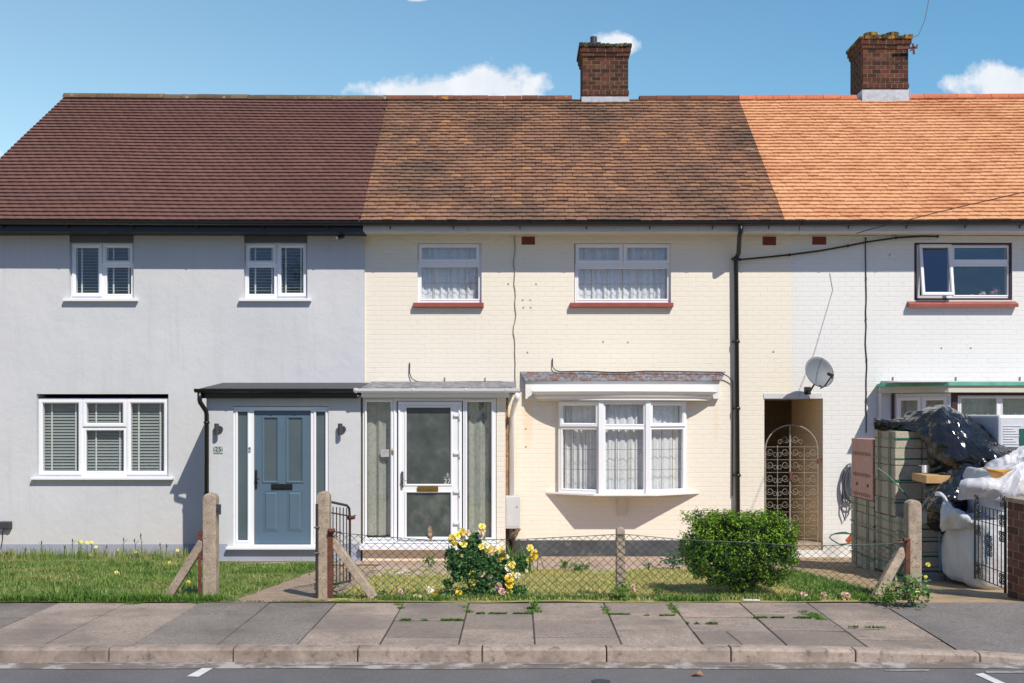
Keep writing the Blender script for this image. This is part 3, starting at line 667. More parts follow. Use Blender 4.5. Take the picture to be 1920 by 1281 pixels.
def gutter(name, house, mat, x0, x1, y, z, r=.056, brk=None, slope=0, hang=.0, shp=8):
    mb = MB(); n = shp; vs = []
    xs = [x0 + (x1-x0)*i/14 for i in range(15)]
    for xx in xs:
        t = sag(xx)*.5 if house in (h25, h27, h29) and z > 4 else 0
        for rr in (r, r*.9):
            for k in range(n+1):
                a = math.pi + math.pi*k/n; vs.append((xx, y + rr*math.cos(a), z + t + rr*math.sin(a)*1.05))
    m = n+1; fs = []
    for i in range(14):
        b0, b1 = i*2*m, (i+1)*2*m
        for k in range(n): fs.append((b0+k, b1+k, b1+k+1, b0+k+1)); fs.append((b0+m+k, b0+m+k+1, b1+m+k+1, b1+m+k))
        fs.append((b0, b0+m, b1+m, b1)); fs.append((b0+n, b1+n, b1+m+n, b0+m+n))
    e = 14*2*m
    for b0, rev in ((0, 0), (e, 1)):
        f = [b0+k for k in range(n+1)]; fs.append(tuple(f if not rev else f[::-1]))
    mb.add(vs, fs)
    for xx in (brk or []):
        t = sag(xx)*.5 if z > 4 else 0
        q = []
        for k in range(9): a = math.pi + math.pi*k/8; q.append((y + (r+.006)*math.cos(a), z+t+(r+.006)*math.sin(a)*1.05))
        q += [(y+r+.006, z+t+.004), (y-r-.006, z+t+.004)]
        mb.xprism(q, xx-.012, xx+.012)
        mb.xprism([(y+r, z+t-.10), (y+r-.02, z+t-.05), (y+r, z+t-.03)], xx-.008, xx+.008) if hang else None
    return mb.build(name, mat, house, smooth=False)
gutter('gutter', pr, M['black'], X(365, 15.0), X(664, 15.0), DP-.19, zg-.005, .055, brk=[X(q, 15.0) for q in (385,434,478,522,567,611)])
dpx = X(382, 15.0); dp = MB()
gx = X(374, 15.0)
dp.tube([(gx, DP-.19, zg-.05), (gx, DP-.19, zg-.16), (gx, DP-.17, zg-.20), (dpx, DP-.09, zg-.33), (dpx, DP-.06, zg-.38), (dpx, DP-.06, .0)], .034, 10)
for zz in (2.05, 1.0): dp.tube([(dpx, DP-.06, zz), (dpx, DP-.06, zz+.03)], .043, 10)
dp.build('downpipe', M['black'], h25, smooth=True)
# door frame and door of 25
fx = lambda px: X(px, DP); fz = lambda py: Z(py, DP)
df = MB(); df.plate(fx(437), fx(616), fz(1024), fz(763), DP+.03, DP+.1, [(fx(444), fx(464), fz(1014), fz(771)), (fx(475), fx(582), fz(1022), fz(770)), (fx(591), fx(610), fz(1014), fz(771))])
df.ring(fx(441), fx(467), fz(1018), fz(768), .03, DP+.016, .03, .01); df.ring(fx(588), fx(613), fz(1018), fz(768), .03, DP+.016, .03, .01)
dfo = df.build('door_frame', M['upvc'], h25)
sg = MB(); sg.box(fx(444), fx(464), DP+.055, DP+.065, fz(1014), fz(771)); sg.build('sidelight', M['frost'], dfo)
sg = MB(); sg.box(fx(591), fx(610), DP+.055, DP+.065, fz(1014), fz(771)); sg.build('sidelight', M['frost'], dfo)
sg = MB(); sg.box(fx(427), fx(622), DP-.11, DP+.03, fz(1029), fz(1024)); sg.build('threshold', M['upvc'], dfo, bevel=.005)
dl = MB(); yd = DP+.055
hl = [(fx(494), fx(518), fz(902), fz(785)), (fx(540), fx(564), fz(902), fz(785))]
dl.plate(fx(475.6), fx(581.4), fz(1021), fz(770.6), yd, yd+.04, hl)
for (a, b) in ((490,521),(535,568)): dl.ring(fx(a), fx(b), fz(906), fz(781), .028, yd-.012, .02, .012)
for (a, b) in ((492,521),(537,566)):
    dl.ring(fx(a), fx(b), fz(998), fz(921), .014, yd-.006, .01, .004)
    x0, x1, z0, z1 = fx(a)+.02, fx(b)-.02, fz(998)+.02, fz(921)-.02; i = .024
    dl.add([(x0,yd-.001,z0),(x1,yd-.001,z0),(x1,yd-.001,z1),(x0,yd-.001,z1),(x0+i,yd-.014,z0+i),(x1-i,yd-.014,z0+i),(x1-i,yd-.014,z1-i),(x0+i,yd-.014,z1-i)], [(4,5,6,7),(0,1,5,4),(1,2,6,5),(2,3,7,6),(3,0,4,7)])
do = dl.build('door', M['bluedoor'], h25); do['label'] = 'blue grey panelled front door'
pg = MB(); 
for q in hl: pg.box(q[0]-.01, q[1]+.01, yd+.012, yd+.02, q[2]-.01, q[3]+.01)
pg.build('door_glass', M['frost'], do)
lb = MB(); lb.box(fx(507), fx(547), yd-.012, yd-.0005, fz(919), fz(908)); lb.box(fx(510), fx(544), yd-.02, yd-.012, fz(916.5), fz(910.5)); lb.build('letter_box', M['black'], do, bevel=.003)
hb = MB(); hb.box(fx(476.5), fx(480.5), yd-.014, yd-.001, fz(917), fz(882)); hb.tube([(fx(478.5),yd-.012,fz(899)),(fx(478.5),yd-.05,fz(899)),(fx(481),yd-.056,fz(898)),(fx(486),yd-.056,fz(898.5))], .009, 8); hb.tube([(fx(478.5),yd-.012,fz(911)),(fx(478.5),yd-.024,fz(911))], .014, 10); hb.build('handle', M['black'], do, bevel=.002)
# eaves of 25
def eaves(h, x0, x1, fm, sm, fh=Z(435, 15.9), zt=5.10, brk=None):
    n = 8
    f = MB()
    for i in range(n):
        a, b = x0+(x1-x0)*i/n, x0+(x1-x0)*(i+1)/n; sa, sb = sag(a)*.4, sag(b)*.4
        f.add([(a,15.885,fh+sa),(b,15.885,fh+sb),(b,15.905,fh+sb),(a,15.905,fh+sa),(a,15.885,zt+sa),(b,15.885,zt+sb),(b,15.905,zt+sb),(a,15.905,zt+sa)], [(0,3,2,1),(4,5,6,7),(0,1,5,4),(2,3,7,6)] + ([(3,0,4,7)] if i == 0 else []) + ([(1,2,6,5)] if i == n-1 else []))
    f.build('fascia', fm, h)
    s = MB()
    for i in range(n):
        a, b = x0+(x1-x0)*i/n, x0+(x1-x0)*(i+1)/n
        s.box(a, b, 15.906, DW+.2, fh+.008+sag((a+b)/2)*.4, fh+.018+sag((a+b)/2)*.4)
    s.build('soffit', sm, h)
    gutter('gutter', h, M['black'], x0, x1, 15.80, 5.118, .056, brk=brk, hang=1)
eaves(h25, -8.9, X(678, 15.8), M['black'], M['blackg'], fh=4.975, brk=[-7.9,-6.9,-5.9,-4.9,-3.9,-2.9])
eaves(h27, X(681, 15.9), XW-.0, M['offwhite'], M['soffitc'], brk=[X(q, 15.8) for q in (731,850,975,1100,1219,1337,1443)])
eaves(h29, XW+.012, 10.2, M['offwhite'], M['soffitc'], brk=[X(q, 15.8) for q in (1593,1702,1812,1915)])

# ===== house 27
PAS = (X(1433, DW), X(1543, DW), Z(1032, DW), Z(747, DW))
w27 = [(783,443,903,568), (1077,443,1258,568)]
house_shell(h27, XB+.001, XW, [hole(783,456,903,569), hole(1077,456,1258,569), (.68, 2.60, .98, 2.38), (-1.9,-.75,.1,2.2), (PAS[0], XW+.1, PAS[2], PAS[3])], M['cream'], left=True, right=False, pass_='r')
pl = MB(); pl.box(X(952, DW), PAS[0]-.002, DW-.018, DW+.1, -.4, Z(1013, DW)); pl.build('plinth', M['tar'], h27)
pwin(h27, 'window', DW+.06, (783,457,903,568), [(785,458,899,492,'s'),(786,497,901,565,'f')], 'net', psill=(775,569,907,577,.15), sillmat=M['redsill'], plead=[(786,497,901,565,4,2)])
pwin(h27, 'window', DW+.06, (1078,457,1258,568), [(1079,458,1167,494,'s'),(1169,458,1257,494,'s'),(1080,500,1255,565,'f')], 'net', psill=(1069,569,1262,577,.15), sillmat=M['redsill'], plead=[(1080,500,1255,565,6,2),(1090,466,1157,487,3,1),(1180,466,1247,487,3,1)])
# bow window
bx = [(.643,16.22),(1.288,15.93),(2.01,15.93),(2.655,16.22)]; bz0, bz1 = .965, 2.395
zc = lambda py, d=16.0: Z(py, d)-bz0
bwin = None
for k in range(3):
    (xa, ya), (xb, yb) = bx[k], bx[k+1]; W = math.hypot(xb-xa, yb-ya)-.004; a = math.atan2(yb-ya, xb-xa)
    Mx = Matrix.Translation((xa, ya, bz0)) @ Matrix.Rotation(a, 4, 'Z'); H = bz1-bz0; zs = zc(800)
    top = (.03, W-.03, zs, H-.02, 's' if k != 1 else 'f'); bot = (.03, W-.03, .02, zs-.012, 'f')
    window(h27, 'window', Mx, W, H, [top, bot], 'net', lead=[(.05, W-.05, .05, zs-.04, 3, 3)])
ps = MB()
for k in (1, 2):
    x_, y_ = bx[k]; ps.prism([(x_-.04,y_-.03),(x_+.04,y_-.03),(x_+.04,y_+.08),(x_-.04,y_+.08)], bz0, bz1)
ps.build('window_post', M['upvc'], h27, bevel=.006)
ps = MB()
ps.prism([(.436,16.3),(1.17,15.84),(2.12,15.84),(2.88,16.3)], bz0-.035, bz0-.001); ps.build('sill', M['paintw'], h27, bevel=.006)
ps = MB(); ps.prism([(.60,16.3),(1.27,15.90),(2.03,15.90),(2.70,16.3)], bz0-.062, bz0-.036); ps.build('sill', M['soffitc'], h27)
ps = MB(); ps.prism([(.60,16.3),(.66,16.24),(1.29,15.99),(2.01,15.99),(2.64,16.24),(2.70,16.3)], bz1+.001, bz1+.06); ps.build('window_head', M['paintw'], h27)
bk = MB(); bk.xprism([(DW, .58), (DW-.06, .60), (DW-.10, .9), (DW, .9)], X(1158, DW), X(1175, DW)); bk.build('bracket', M['soffitc'], h27, bevel=.006)
# header board, arched cornice, lead
hb = MB(); hb.box(X(985, 16.2), X(1349, 16.2), DW-.10, DW-.001, Z(748, 16.2), Z(713, 16.2)); hb.build('header_board', M['paintw'], h27, bevel=.004)
cn = MB(); x0c, x1c = X(1000, 16.15), X(1340, 16.15); n = 40
prof = [(0, 2.545), (.03, 2.55), (.035, 2.535), (.0, 2.50), (-.02, 2.485), (-.02, 2.46), (-.035, 2.44), (-.05, 2.425), (-.05, 2.40)]
xm, hw = (x0c+x1c)/2, (x1c-x0c)/2; vs = []
for i in range(n+1):
    t = -1 + 2*i/n; s_ = .36*(1-t*t)**.75 + .0
    for (o_, z_) in prof:
        pr_ = max(.0, s_ + (o_ + .05)*(1 if abs(t) < 1 else 1)); xx = xm + t*(hw + o_*1.2)
        vs.append((xx, DW-.101-pr_*1.0, z_))
m = len(prof)
fs = [(i*m+k, (i+1)*m+k, (i+1)*m+k+1, i*m+k+1) for i in range(n) for k in range(m-1)]
topv = len(vs); vs += [(xm+(-1+2*i/n)*hw, DW-.100, 2.545) for i in range(n+1)]; botv = len(vs); vs += [(xm+(-1+2*i/n)*hw, DW-.100, 2.40) for i in range(n+1)]
fs += [(topv+i, topv+i+1, (i+1)*m, i*m) for i in range(n)] + [(i*m+m-1, (i+1)*m+m-1, botv+i+1, botv+i) for i in range(n)]
cn.add(vs, fs); cn.build('cornice', M['paintw'], h27)
ld = MB(); za, zb = Z(712.5, 16.18), Z(697, DW)
ld.add([(X(984,16.15),DW-.14,za),(X(1352,16.15),DW-.14,za),(X(1360,DW),DW-.004,zb),(X(975,DW),DW-.004,zb),(X(984,16.15),DW-.14,za-.02),(X(1352,16.15),DW-.14,za-.02),(X(1352,16.15),DW-.004,za-.02),(X(984,16.15),DW-.004,za-.02)], [(0,1,2,3),(4,5,1,0),(5,6,2,1),(7,4,0,3),(7,6,5,4)])
ld.build('flashing', M['leadred'], h27)
# porch 27
zp1 = Z(742, DP)
pf = MB(); gxs = (680,733,738,872,875,930)
pf.plate(fx(683), fx(930), fz(1019), fz(748), DP, DP+.07, [(fx(687), fx(733), fz(1009), fz(753)), (fx(744), fx(868), fz(1013), fz(752)), (fx(875), fx(922), fz(1009), fz(753))])
for a, b in ((684,736),(872,925)): pf.ring(fx(a), fx(b), fz(1012), fz(750), .03, DP-.014, .02, .012)
pf.box(fx(738.5), fx(741.5), DP-.02, DP+.0, fz(1016), fz(748)); pf.box(fx(868.5), fx(871), DP-.012, DP+.0, fz(1016), fz(748))
pfo = pf.build('porch_frame', M['upvc'], h27)
g_ = MB(); g_.box(fx(687), fx(733), DP+.02, DP+.028, fz(1009), fz(753)); g_.build('sidelight', M['glassd'], pfo)
g_ = MB(); g_.box(fx(875), fx(922), DP+.02, DP+.028, fz(1009), fz(753)); g_.build('sidelight', M['glassd'], pfo)
c_ = MB(); folds(c_, fx(684), fx(735), fz(1006), fz(751), DP+.13, .022, .15, seed=3); c_.build('net_curtain', M['curtaing'], pfo, smooth=True)
c_ = MB(); folds(c_, fx(872), fx(926), fz(1010), fz(751), DP+.13, .022, .16, seed=4); c_.build('net_curtain', M['curtaing'], pfo, smooth=True)
c_ = MB(); c_.box(fx(676), fx(936), DP-.12, DP+.05, fz(1029.5), fz(1020)); c_.build('sill', M['upvc'], pfo, bevel=.005)
c_ = MB(); c_.box(fx(680), fx(947), DP-.004, DP+.2, -.3, fz(1030)); c_.build('porch_base', M['pass'], h27)
c_ = MB(); c_.box(fx(931), fx(947), DP-.001, DP+.2, fz(1030)+.001, zp1); c_.box(fx(947)-.12, fx(947)-.001, DP+.201, DW-.001, -.3, zp1); c_.box(fx(680), fx(683.5), DP+.01, DP+.2, fz(1030)+.001, zp1); c_.box(fx(680), fx(683), DP+.2, DW-.001, -.3, zp1); c_.box(fx(683.5), fx(931)-.001, DP+.005, DP+.1, fz(748)+.001, zp1); c_.build('porch_wall', M['cream'], h27)
c_ = MB(); c_.xprism([(DP-.14, 2.545), (DP-.14, 2.575), (DW-.001, 2.70), (DW-.001, 2.6), (DP+.2, 2.48), (DP-.02, 2.47)], fx(679), X(968, DP)); c_.build('porch_roof', M['lead'], h27)
prz = [o for o in COL.objects if o.name.startswith('porch_roof')][-1]
c_ = MB(); c_.box(fx(680), X(955, DP-.1), DP-.145, DP-.12, Z(745, DP-.14), 2.544); c_.box(fx(680), X(955, DP-.1), DP-.119, DP-.005, Z(745, DP-.14)-.004, Z(745, DP-.14)+.012); c_.build('fascia', M['upvc'], prz)
gutter('gutter', prz, M['upvc'], X(664, 15.0), X(975, 15.0), DP-.205, 2.56, .06, brk=[X(q, 15.0) for q in (668,775,874,950)], shp=5)
c_ = MB(); c_.box(fx(745), fx(867), DP-.016, DP+.001, fz(1013), fz(752.5)) if 0 else None
dl = MB(); yd = DP-.004
dl.plate(fx(746), fx(866), fz(1012), fz(753), yd, yd+.06, [(fx(762), fx(845), fz(908), fz(764)), (fx(762), fx(845), fz(1007), fz(924))])
dl.ring(fx(747), fx(863), fz(1012), fz(754), .03, yd-.022, .022, .01)
dl.ring(fx(759), fx(848), fz(911), fz(761), .026, yd-.012, .02, .012); dl.ring(fx(759), fx(848), fz(1010), fz(921), .026, yd-.0115, .02, .012)
do = dl.build('door', M['upvc'], h27); do['label'] = 'white plastic porch door with two obscured panes'
g_ = MB(); g_.box(fx(761), fx(846), yd+.02, yd+.03, fz(909), fz(763)); g_.box(fx(761), fx(846), yd+.02, yd+.03, fz(1008), fz(923)); g_.build('door_glass', M['obscure'], do)
g_ = MB(); g_.box(fx(783), fx(822), yd-.032, yd-.0125, fz(921), fz(912)); g_.box(fx(786), fx(819), yd-.038, yd-.032, fz(919), fz(914)); g_.build('letter_box', M['brass'], do, bevel=.002)
g_ = MB(); g_.box(fx(752.5), fx(757), yd-.04, yd-.02, fz(914), fz(884)); g_.tube([(fx(755),yd-.03,fz(900)),(fx(755),yd-.075,fz(900)),(fx(758),yd-.08,fz(898)),(fx(763),yd-.08,fz(901))], .011, 8); g_.build('handle', M['metal'], do, bevel=.003)
for py in (778, 849, 921, 980):
    g_ = MB(); g_.box(fx(851), fx(860), yd-.034, yd-.022, fz(py+3), fz(py-3)); g_.tube([(fx(862.5),yd-.036,fz(py+9)),(fx(862.5),yd-.036,fz(py-3))], .014, 8); g_.build('hinge', M['upvc'], do, bevel=.003)
# porch downpipe, white, with swan neck
c_ = MB(); qx = X(972, 15.1); rx = X(959.5, DW-.06)
c_.tube([(qx-.02, DP-.20, 2.50), (qx-.02, DP-.20, 2.42), (qx-.05, DP-.05, 2.36), (rx+.02, DW-.16, 2.26), (rx, DW-.06, 2.18), (rx, DW-.06, .92)], .036, 10); c_.build('downpipe', M['upvc'], h27, smooth=True)
c_ = MB(); c_.tube([(X(950.5, DW), DW-.05, 2.45), (X(950.5, DW), DW-.05, .2)], .022, 8); c_.build('pipe', simple('rusty_pipe', (.36,.20,.10), .8, .3, 6, c2=(.15,.10,.08), thr=(.5,.6)), h27)
c_ = MB(); c_.box(X(950, 16.2), X(955, 16.2), DW-.12, DW-.02, .0, .38); c_.box(X(961, 16.2), X(966, 16.2), DW-.12, DW-.02, .0, .38); c_.build('pipe_boxing', M['brownframe'], h27)
# tall black downpipe
c_ = MB(); a = X(1389, 15.8); b = X(1380, DW-.08)
c_.tube([(a, 15.80, 5.07), (a, 15.80, 4.98), (a-.01, 15.84, 4.93), (b+.03, DW-.13, 4.70), (b, DW-.08, 4.62), (X(1384, DW-.08), DW-.08, .1)], .036, 10)
for zz in (4.6, 3.3, 2.25, 1.2): xx = b + (X(1384, DW-.08)-b)*(4.62-zz)/4.5; c_.tube([(xx, DW-.08, zz), (xx, DW-.08, zz+.05)], .046, 10); c_.box(xx-.06, xx+.06, DW-.05, DW-.0005, zz+.01, zz+.035)
c_.build('downpipe', M['black'], h27, smooth=True)
# passage
c_ = MB(); x0, x1, z0, z1 = PAS; zf = -.3; ye = 18.15
x0 += .003; x1 -= .003; z1 -= .003
c_.quad((x0,DW+.01,zf),(x0,ye+3,zf),(x0,ye+3,z1),(x0,DW+.01,z1)); c_.quad((x1+.0,DW+.01,zf),(x1,DW+.01,z1),(x1,ye,z1),(x1,ye,zf)); c_.quad((x0,DW+.01,z1),(x0,ye+3,z1),(x1+1.2,ye+3,z1),(x1+1.2,DW+.27,z1))
c_.quad((x1,ye,zf),(x1,ye,z1),(x1+1.2,ye,z1),(x1+1.2,ye,zf)); c_.quad((x0,ye+3,zf),(x1+1.2,ye+3,zf),(x1+1.2,ye+3,z1),(x0,ye+3,z1)); c_.quad((x1+1.2,ye,zf),(x1+1.2,ye,z1),(x1+1.2,ye+3,z1),(x1+1.2,ye+3,zf))
c_.build('passage_wall', M['pass'], h27)
c_ = MB(); c_.box(x0+.002, x1+1.19, DW+.302, ye+2.99, -.2, .06); c_.build('passage_floor', simple('pale_concrete', (.46,.38,.29), .9, .15, 4), h27)
c_ = MB(); c_.box(X(1432, DW), X(1541, DW), DW-.012, DW+.2, Z(747.5, DW), Z(738, DW)); c_.build('lintel', M['offwhite'], h27)
c_ = MB(); c_.box(x0, x1+.1, DW+.03, DW+.3, -.5, Z(1018, DW)+.0); c_.build('step', M['conc'], h27)

# ===== house 29
house_shell(h29, XW+.001, 9.9, [hole(1714,455,1898,563), (6.15, 9.3, .6, 2.33), (XW-.1, PAS[1], PAS[2], PAS[3])], M['whitebrick'], left=False, pass_='l')
fr_ = MB(); q = (X(1714, DW), X(1898, DW), Z(563, DW), Z(455, DW)); fr_.plate(q[0]+.002, q[1]-.002, q[2]+.002, q[3]-.002, DW+.02, DW+.12, [(q[0]+.035, q[1]-.035, q[2]+.035, q[3]-.03)]); fr_.build('window_surround', M['brownframe'], h29)
wa = pwin(h29, 'window', DW+.045, (1719,458,1895,561), [(1722,459,1782,557,'o'),(1785,460,1893,491,'f'),(1784,495,1893,558,'f')], None, gm=M['glassd'])
sb = MB(); sb.xprism([(DW-.10, Z(576, DW-.1)), (DW-.10, Z(569, DW-.1)), (DW+.04, Z(563.5, DW)), (DW+.04, Z(575, DW))], X(1705, 16.2), X(1910, 16.2)); sb.build('sill', M['redsill'], h29, bevel=.004)
# bay
by = 15.55; zt = Z(736, 15.5)
xs_ = (X(1672, DW), X(1672, 16.2), X(1782, by), X(2110, by))
br_ = MB(); br_.prism([(X(1645,DW)+.02, DW-.001), (X(1650,16.1), 16.12), (X(1780,by-.12)-.02, by-.14), (9.6, by-.14), (9.6, DW-.001)], zt+.0, zt+.10); bo = br_.build('bay_roof', M['soffitc'], h29)
c_ = MB(); c_.prism([(X(1645,DW)-.0, DW-.001), (X(1650,16.1)-.03, 16.10), (X(1780,by-.12)-.03, by-.17), (9.62, by-.17), (9.62, DW-.001)], zt+.101, zt+.15); c_.build('roof_edge', simple('verdigris_edge', (.12,.42,.30), .6, .2, 5, c2=(.50,.52,.30), thr=(.6,.75), s2=2), bo)
c_ = MB(); c_.xprism([(by-.16, zt+.152), (DW-.002, zt+.20), (DW-.002, zt+.152)], X(1652, DW), 9.6); c_.build('lead_roof', M['leadpale'], bo)
c_ = MB(); c_.box(X(1645, DW), X(1672, DW)+.0, DW-.16, DW-.0005, .2, zt); c_.build('bay_cheek', M['offwhite'], h29)
aX, aY = X(1676, 16.14), 16.14; bX = X(1783, by)
L_ = math.hypot(bX-aX, by-aY); ang = math.atan2(by-aY, bX-aX)
Mx = Matrix.Translation((aX, aY, .55)) @ Matrix.Rotation(ang, 4, 'Z'); H = zt-.56
window(h29, 'window', Mx, L_, H, [(.06, L_/2-.01, .04, H-.05, 's'), (L_/2+.01, L_-.05, .04, H-.05, 's')], 'gnet', gm=M['glassd'])
Mx = Matrix.Translation((bX+.10, by, .55)); W = 2.4
window(h29, 'window', Mx, W, H, [(.02, .62, .04, H-.04, 'f'), (.64, 1.22, .04, H-.04, 'f'), (1.24, 1.8, .04, H-.04, 'f'), (1.82, 2.38, .04, H-.04, 'f')], 'gnet', gm=M['glassd'])
c_ = MB(); c_.box(bX+.01, bX+.095, by-.02, by+.08, .55, zt-.001); c_.box(aX-.04, aX-.002, aY-.03, aY+.06, .55, zt-.001); c_.box(bX+.1, 9.5, by-.025, by+.06, zt-.045, zt-.0015); c_.build('bay_frame', M['brownframe'], h29)
c_ = MB(); c_.prism([(aX-.02, DW-.002), (aX-.02, aY-.02), (bX, by-.03), (9.5, by-.03), (9.5, DW-.002)], -.4, .549); c_.build('bay_wall', M['whitebrick'], h29)

# ===== roofs
r25 = tiled_roof(h25, M['roof25'], lambda t: -8.86+.50*t, lambda t: XB-.0, .0015, .0008)
r27 = tiled_roof(h27, M['roof27'], lambda t: XB+.004, lambda t: XC, .005, .003)
r29 = tiled_roof(h29, M['roof29'], lambda t: XC+.004, lambda t: XE, .0035, .002)
CD = 19.03
ch1 = (X(1092.5, CD), X(1178, CD)); ch2 = (X(1618, CD), X(1703, CD))
ridge_tiles(r25, M['ridge25'], -8.375, XB); ridge_tiles(r27, M['ridge27'], XB+.005, XC, [(ch1[0]-.1, ch1[1]+.1)]); ridge_tiles(r29, M['ridge29'], XC+.005, XE, [(ch2[0]-.1, ch2[1]+.1)])
g_ = MB(); g_.add([(-8.42,16.4,4.9),(-8.42,21.9,4.9),(-8.42,RY,7.95)], [(0,1,2)]); g_.add([(-8.84,EY,EZ),(-8.375,RY,RZ+.04),(-8.7,2*RY-EY,EZ)], [(0,2,1)]); g_.build('gable', M['dgrey'], h25)
def brickbox(mb, x0, x1, y0, y1, z0, z1, bw=.215, bh=.065, g=.01, proud=.004, tilt=0):
    mb.mi = 1; mb.box(x0+proud, x1-proud, y0+proud, y1-proud, z0, z1); mb.mi = 0
    nrow = max(1, round((z1-z0)/(bh+g))); rh = (z1-z0)/nrow
    for side in range(4):
        ln = (x1-x0) if side in (0, 2) else (y1-y0); nb = max(1, round(ln/(bw+g))); pw_ = ln/nb
        for r_ in range(nrow):
            za, zb_ = z0+r_*rh+g/2, z0+(r_+1)*rh-g/2; off = -pw_/2 if r_ % 2 else 0
            k = 0
            while off + k*pw_ < ln - .01:
                a = max(0, off+k*pw_)+g/2*(off+k*pw_ > .001); b = min(ln, off+(k+1)*pw_)-g/2*(off+(k+1)*pw_ < ln-.001); k += 1
                if b-a < .02: continue
                j = rnd.uniform(-.0015, .0015)
                if side == 0: mb.box(x0+a, x0+b, y0+j, y0+proud+.01, za, zb_)
                elif side == 2: mb.box(x0+a, x0+b, y1-proud-.01, y1+j, za, zb_)
                elif side == 1: mb.box(x1-proud-.01, x1+j, y0+a+.011, y0+b-.011, za, zb_)
                else: mb.box(x0-j, x0+proud+.01, y0+a+.011, y0+b-.011, za, zb_)
def chimney(h, cx0, cx1, pyt, pyb, top, mossm, label):
    d = CD; y1 = d+.72; z = lambda py: Z(py, d); o = .045
    mb = MB(); brickbox(mb, cx0, cx1, d, y1, z(pyb), z(top+24), bw=.15)
    brickbox(mb, cx0-o*.5, cx1+o*.5, d-o*.5, y1+o*.5, z(top+24)+.001, z(top+17))
    brickbox(mb, cx0-o, cx1+o, d-o, y1+o, z(top+17)+.001, z(top+8)-.001, bw=.15)
    brickbox(mb, cx0-.012, cx1+.012, d-.012, y1+.012, z(pyb-12)-.08, z(pyb-12), bw=.10)
    mb.mi = 1; mb.box(cx0+.02, cx1-.02, d+.02, y1-.02, z(pyb)-.9, z(pyb))
    c = mb.build('chimney', [M['brick'], M['mortar']], h)
    cp = MB(); n = 12
    for i in range(n):
        a = cx0-o*1.5+(cx1-cx0+3*o)*i/n; b = cx0-o*1.5+(cx1-cx0+3*o)*(i+1)/n; hh = z(top)+rnd.uniform(-.02,.01)
        cp.box(a, b-.004, d-o*1.5+rnd.uniform(-.01,.01), y1+o*1.5, z(top+8), hh)
    cp.build('coping', mossm, c, bevel=.012)
    fl = MB(); zr = EZ + (d-.09-EY)*math.tan(PIT) + .055; zt2 = z(pyb)
    fl.box(cx0-.012, cx1+.012, d-.022, d-.013, zr-.03, zt2)
    fl.add([(cx0-.03,d-.013,zr+.035),(cx1+.03,d-.013,zr+.035),(cx1+.04,d-.10,zr-.045),(cx0-.04,d-.10,zr-.045)], [(3,2,1,0)])
    fl.box(cx0-.022, cx0-.013, d-.03, y1, 7.75, zt2+.0); fl.box(cx1+.013, cx1+.022, d-.03, y1, 7.75, zt2+.0)
    fl.build('flashing', M['leadpale'], c)
    return c
c1 = chimney(h27, *ch1, 83, 182, 82, M['moss2'], ''); c2 = chimney(h29, *ch2, 66, 169, 67, M['moss'], '')
c_ = MB(); xx = X(1113, 19.3); c_.tube([(xx, 19.3, 8.9), (xx, 19.3, Z(70, 19.3))], .065, 14); c_.build('chimney_pot', M['dgrey'], c1)
c_ = MB()
for px in (1632, 1672): c_.tube([(X(px, 19.4), 19.4, 9.0), (X(px, 19.4), 19.4, Z(64, 19.4))], .13, 14)
c_.build('chimney_pot', M['moss'], c2)
c_ = MB(); xx = X(1711, 18.97); zq = Z(90, 18.97); c_.bar((xx-.3, 18.95, zq-.02), (xx+.08, 18.95, zq), .03, .03); c_.bar((xx, 18.95, zq+.07), (xx+.02, 18.95, zq-.12), .03, .03); c_.bar((xx-.05, 18.95, zq-.06), (xx+.09, 18.95, zq+.05), .025, .025); c_.build('aerial_bracket', M['rust'], c2)
for h_, pts_ in ((h27, ((980,563),(994,563),(981,577),(995,577),(953,533),(1005,533),(834,712),(910,712),(989,661),(1131,641),(1177,642),(986,804),(986,838),(1450,660))), (h29, ((1674,711),(1792,711),(1912,711),(1765,653),(1820,653),(1668,478)))):
    c_ = MB()
    for k_, (px, py) in enumerate(pts_):
        e_ = .012 if py not in (711, 712) else .008; hz_ = e_ if py not in (711, 712) else .035
        c_.box(X(px, DW)-e_, X(px, DW)+e_, DW-(.004 if hz_ < .03 else .02), DW+.01, Z(py, DW)-hz_, Z(py, DW)+hz_)
    c_.build('fixing_mark', M['cablet'], h_)
# air bricks
def airbrick(h, px0, py0, px1, py1):
    mb = MB(); q = hole(px0, py0, px1, py1); nx, nz_ = 7, 4; hs_ = []
    for i in range(nx):
        for j in range(nz_):
            a = q[0]+(q[1]-q[0])*(i+.25)/nx; b = q[0]+(q[1]-q[0])*(i+.75)/nx; c = q[2]+(q[3]-q[2])*(j+.25)/nz_; e = q[2]+(q[3]-q[2])*(j+.75)/nz_; hs_.append((a, b, c, e))
    mb.plate(*q, DW-.006, DW+.0, hs_); o = mb.build('air_brick', M['terracotta'], h)
    m2 = MB(); m2.box(q[0]+.003, q[1]-.003, DW-.0022, DW+.002, q[2]+.003, q[3]-.003); m2.build('backing', M['blackg'], o)
airbrick(h27, 978, 444, 1003, 459); airbrick(h27, 1430, 444, 1455, 460); airbrick(h29, 1523, 444, 1549, 459)
# ------------------------------------------------------------------ things fixed to the houses
def textmesh(name, s, size, mat, M4, parent, ext=.002, align='CENTER'):
    cu = bpy.data.curves.new(name, 'FONT'); cu.body = s; cu.size = size; cu.align_x = align; cu.extrude = ext
    to = bpy.data.objects.new('tmp', cu); COL.objects.link(to)
    me = bpy.data.meshes.new_from_object(to.evaluated_get(bpy.context.evaluated_depsgraph_get()))
    bpy.data.objects.remove(to); me.transform(M4); me.materials.clear(); me.materials.append(mat)
    o = bpy.data.objects.new(name, me); COL.objects.link(o)
    if parent is not None: attach(o, parent)
    return o
UP = Matrix.Rotation(R(90), 4, 'X')
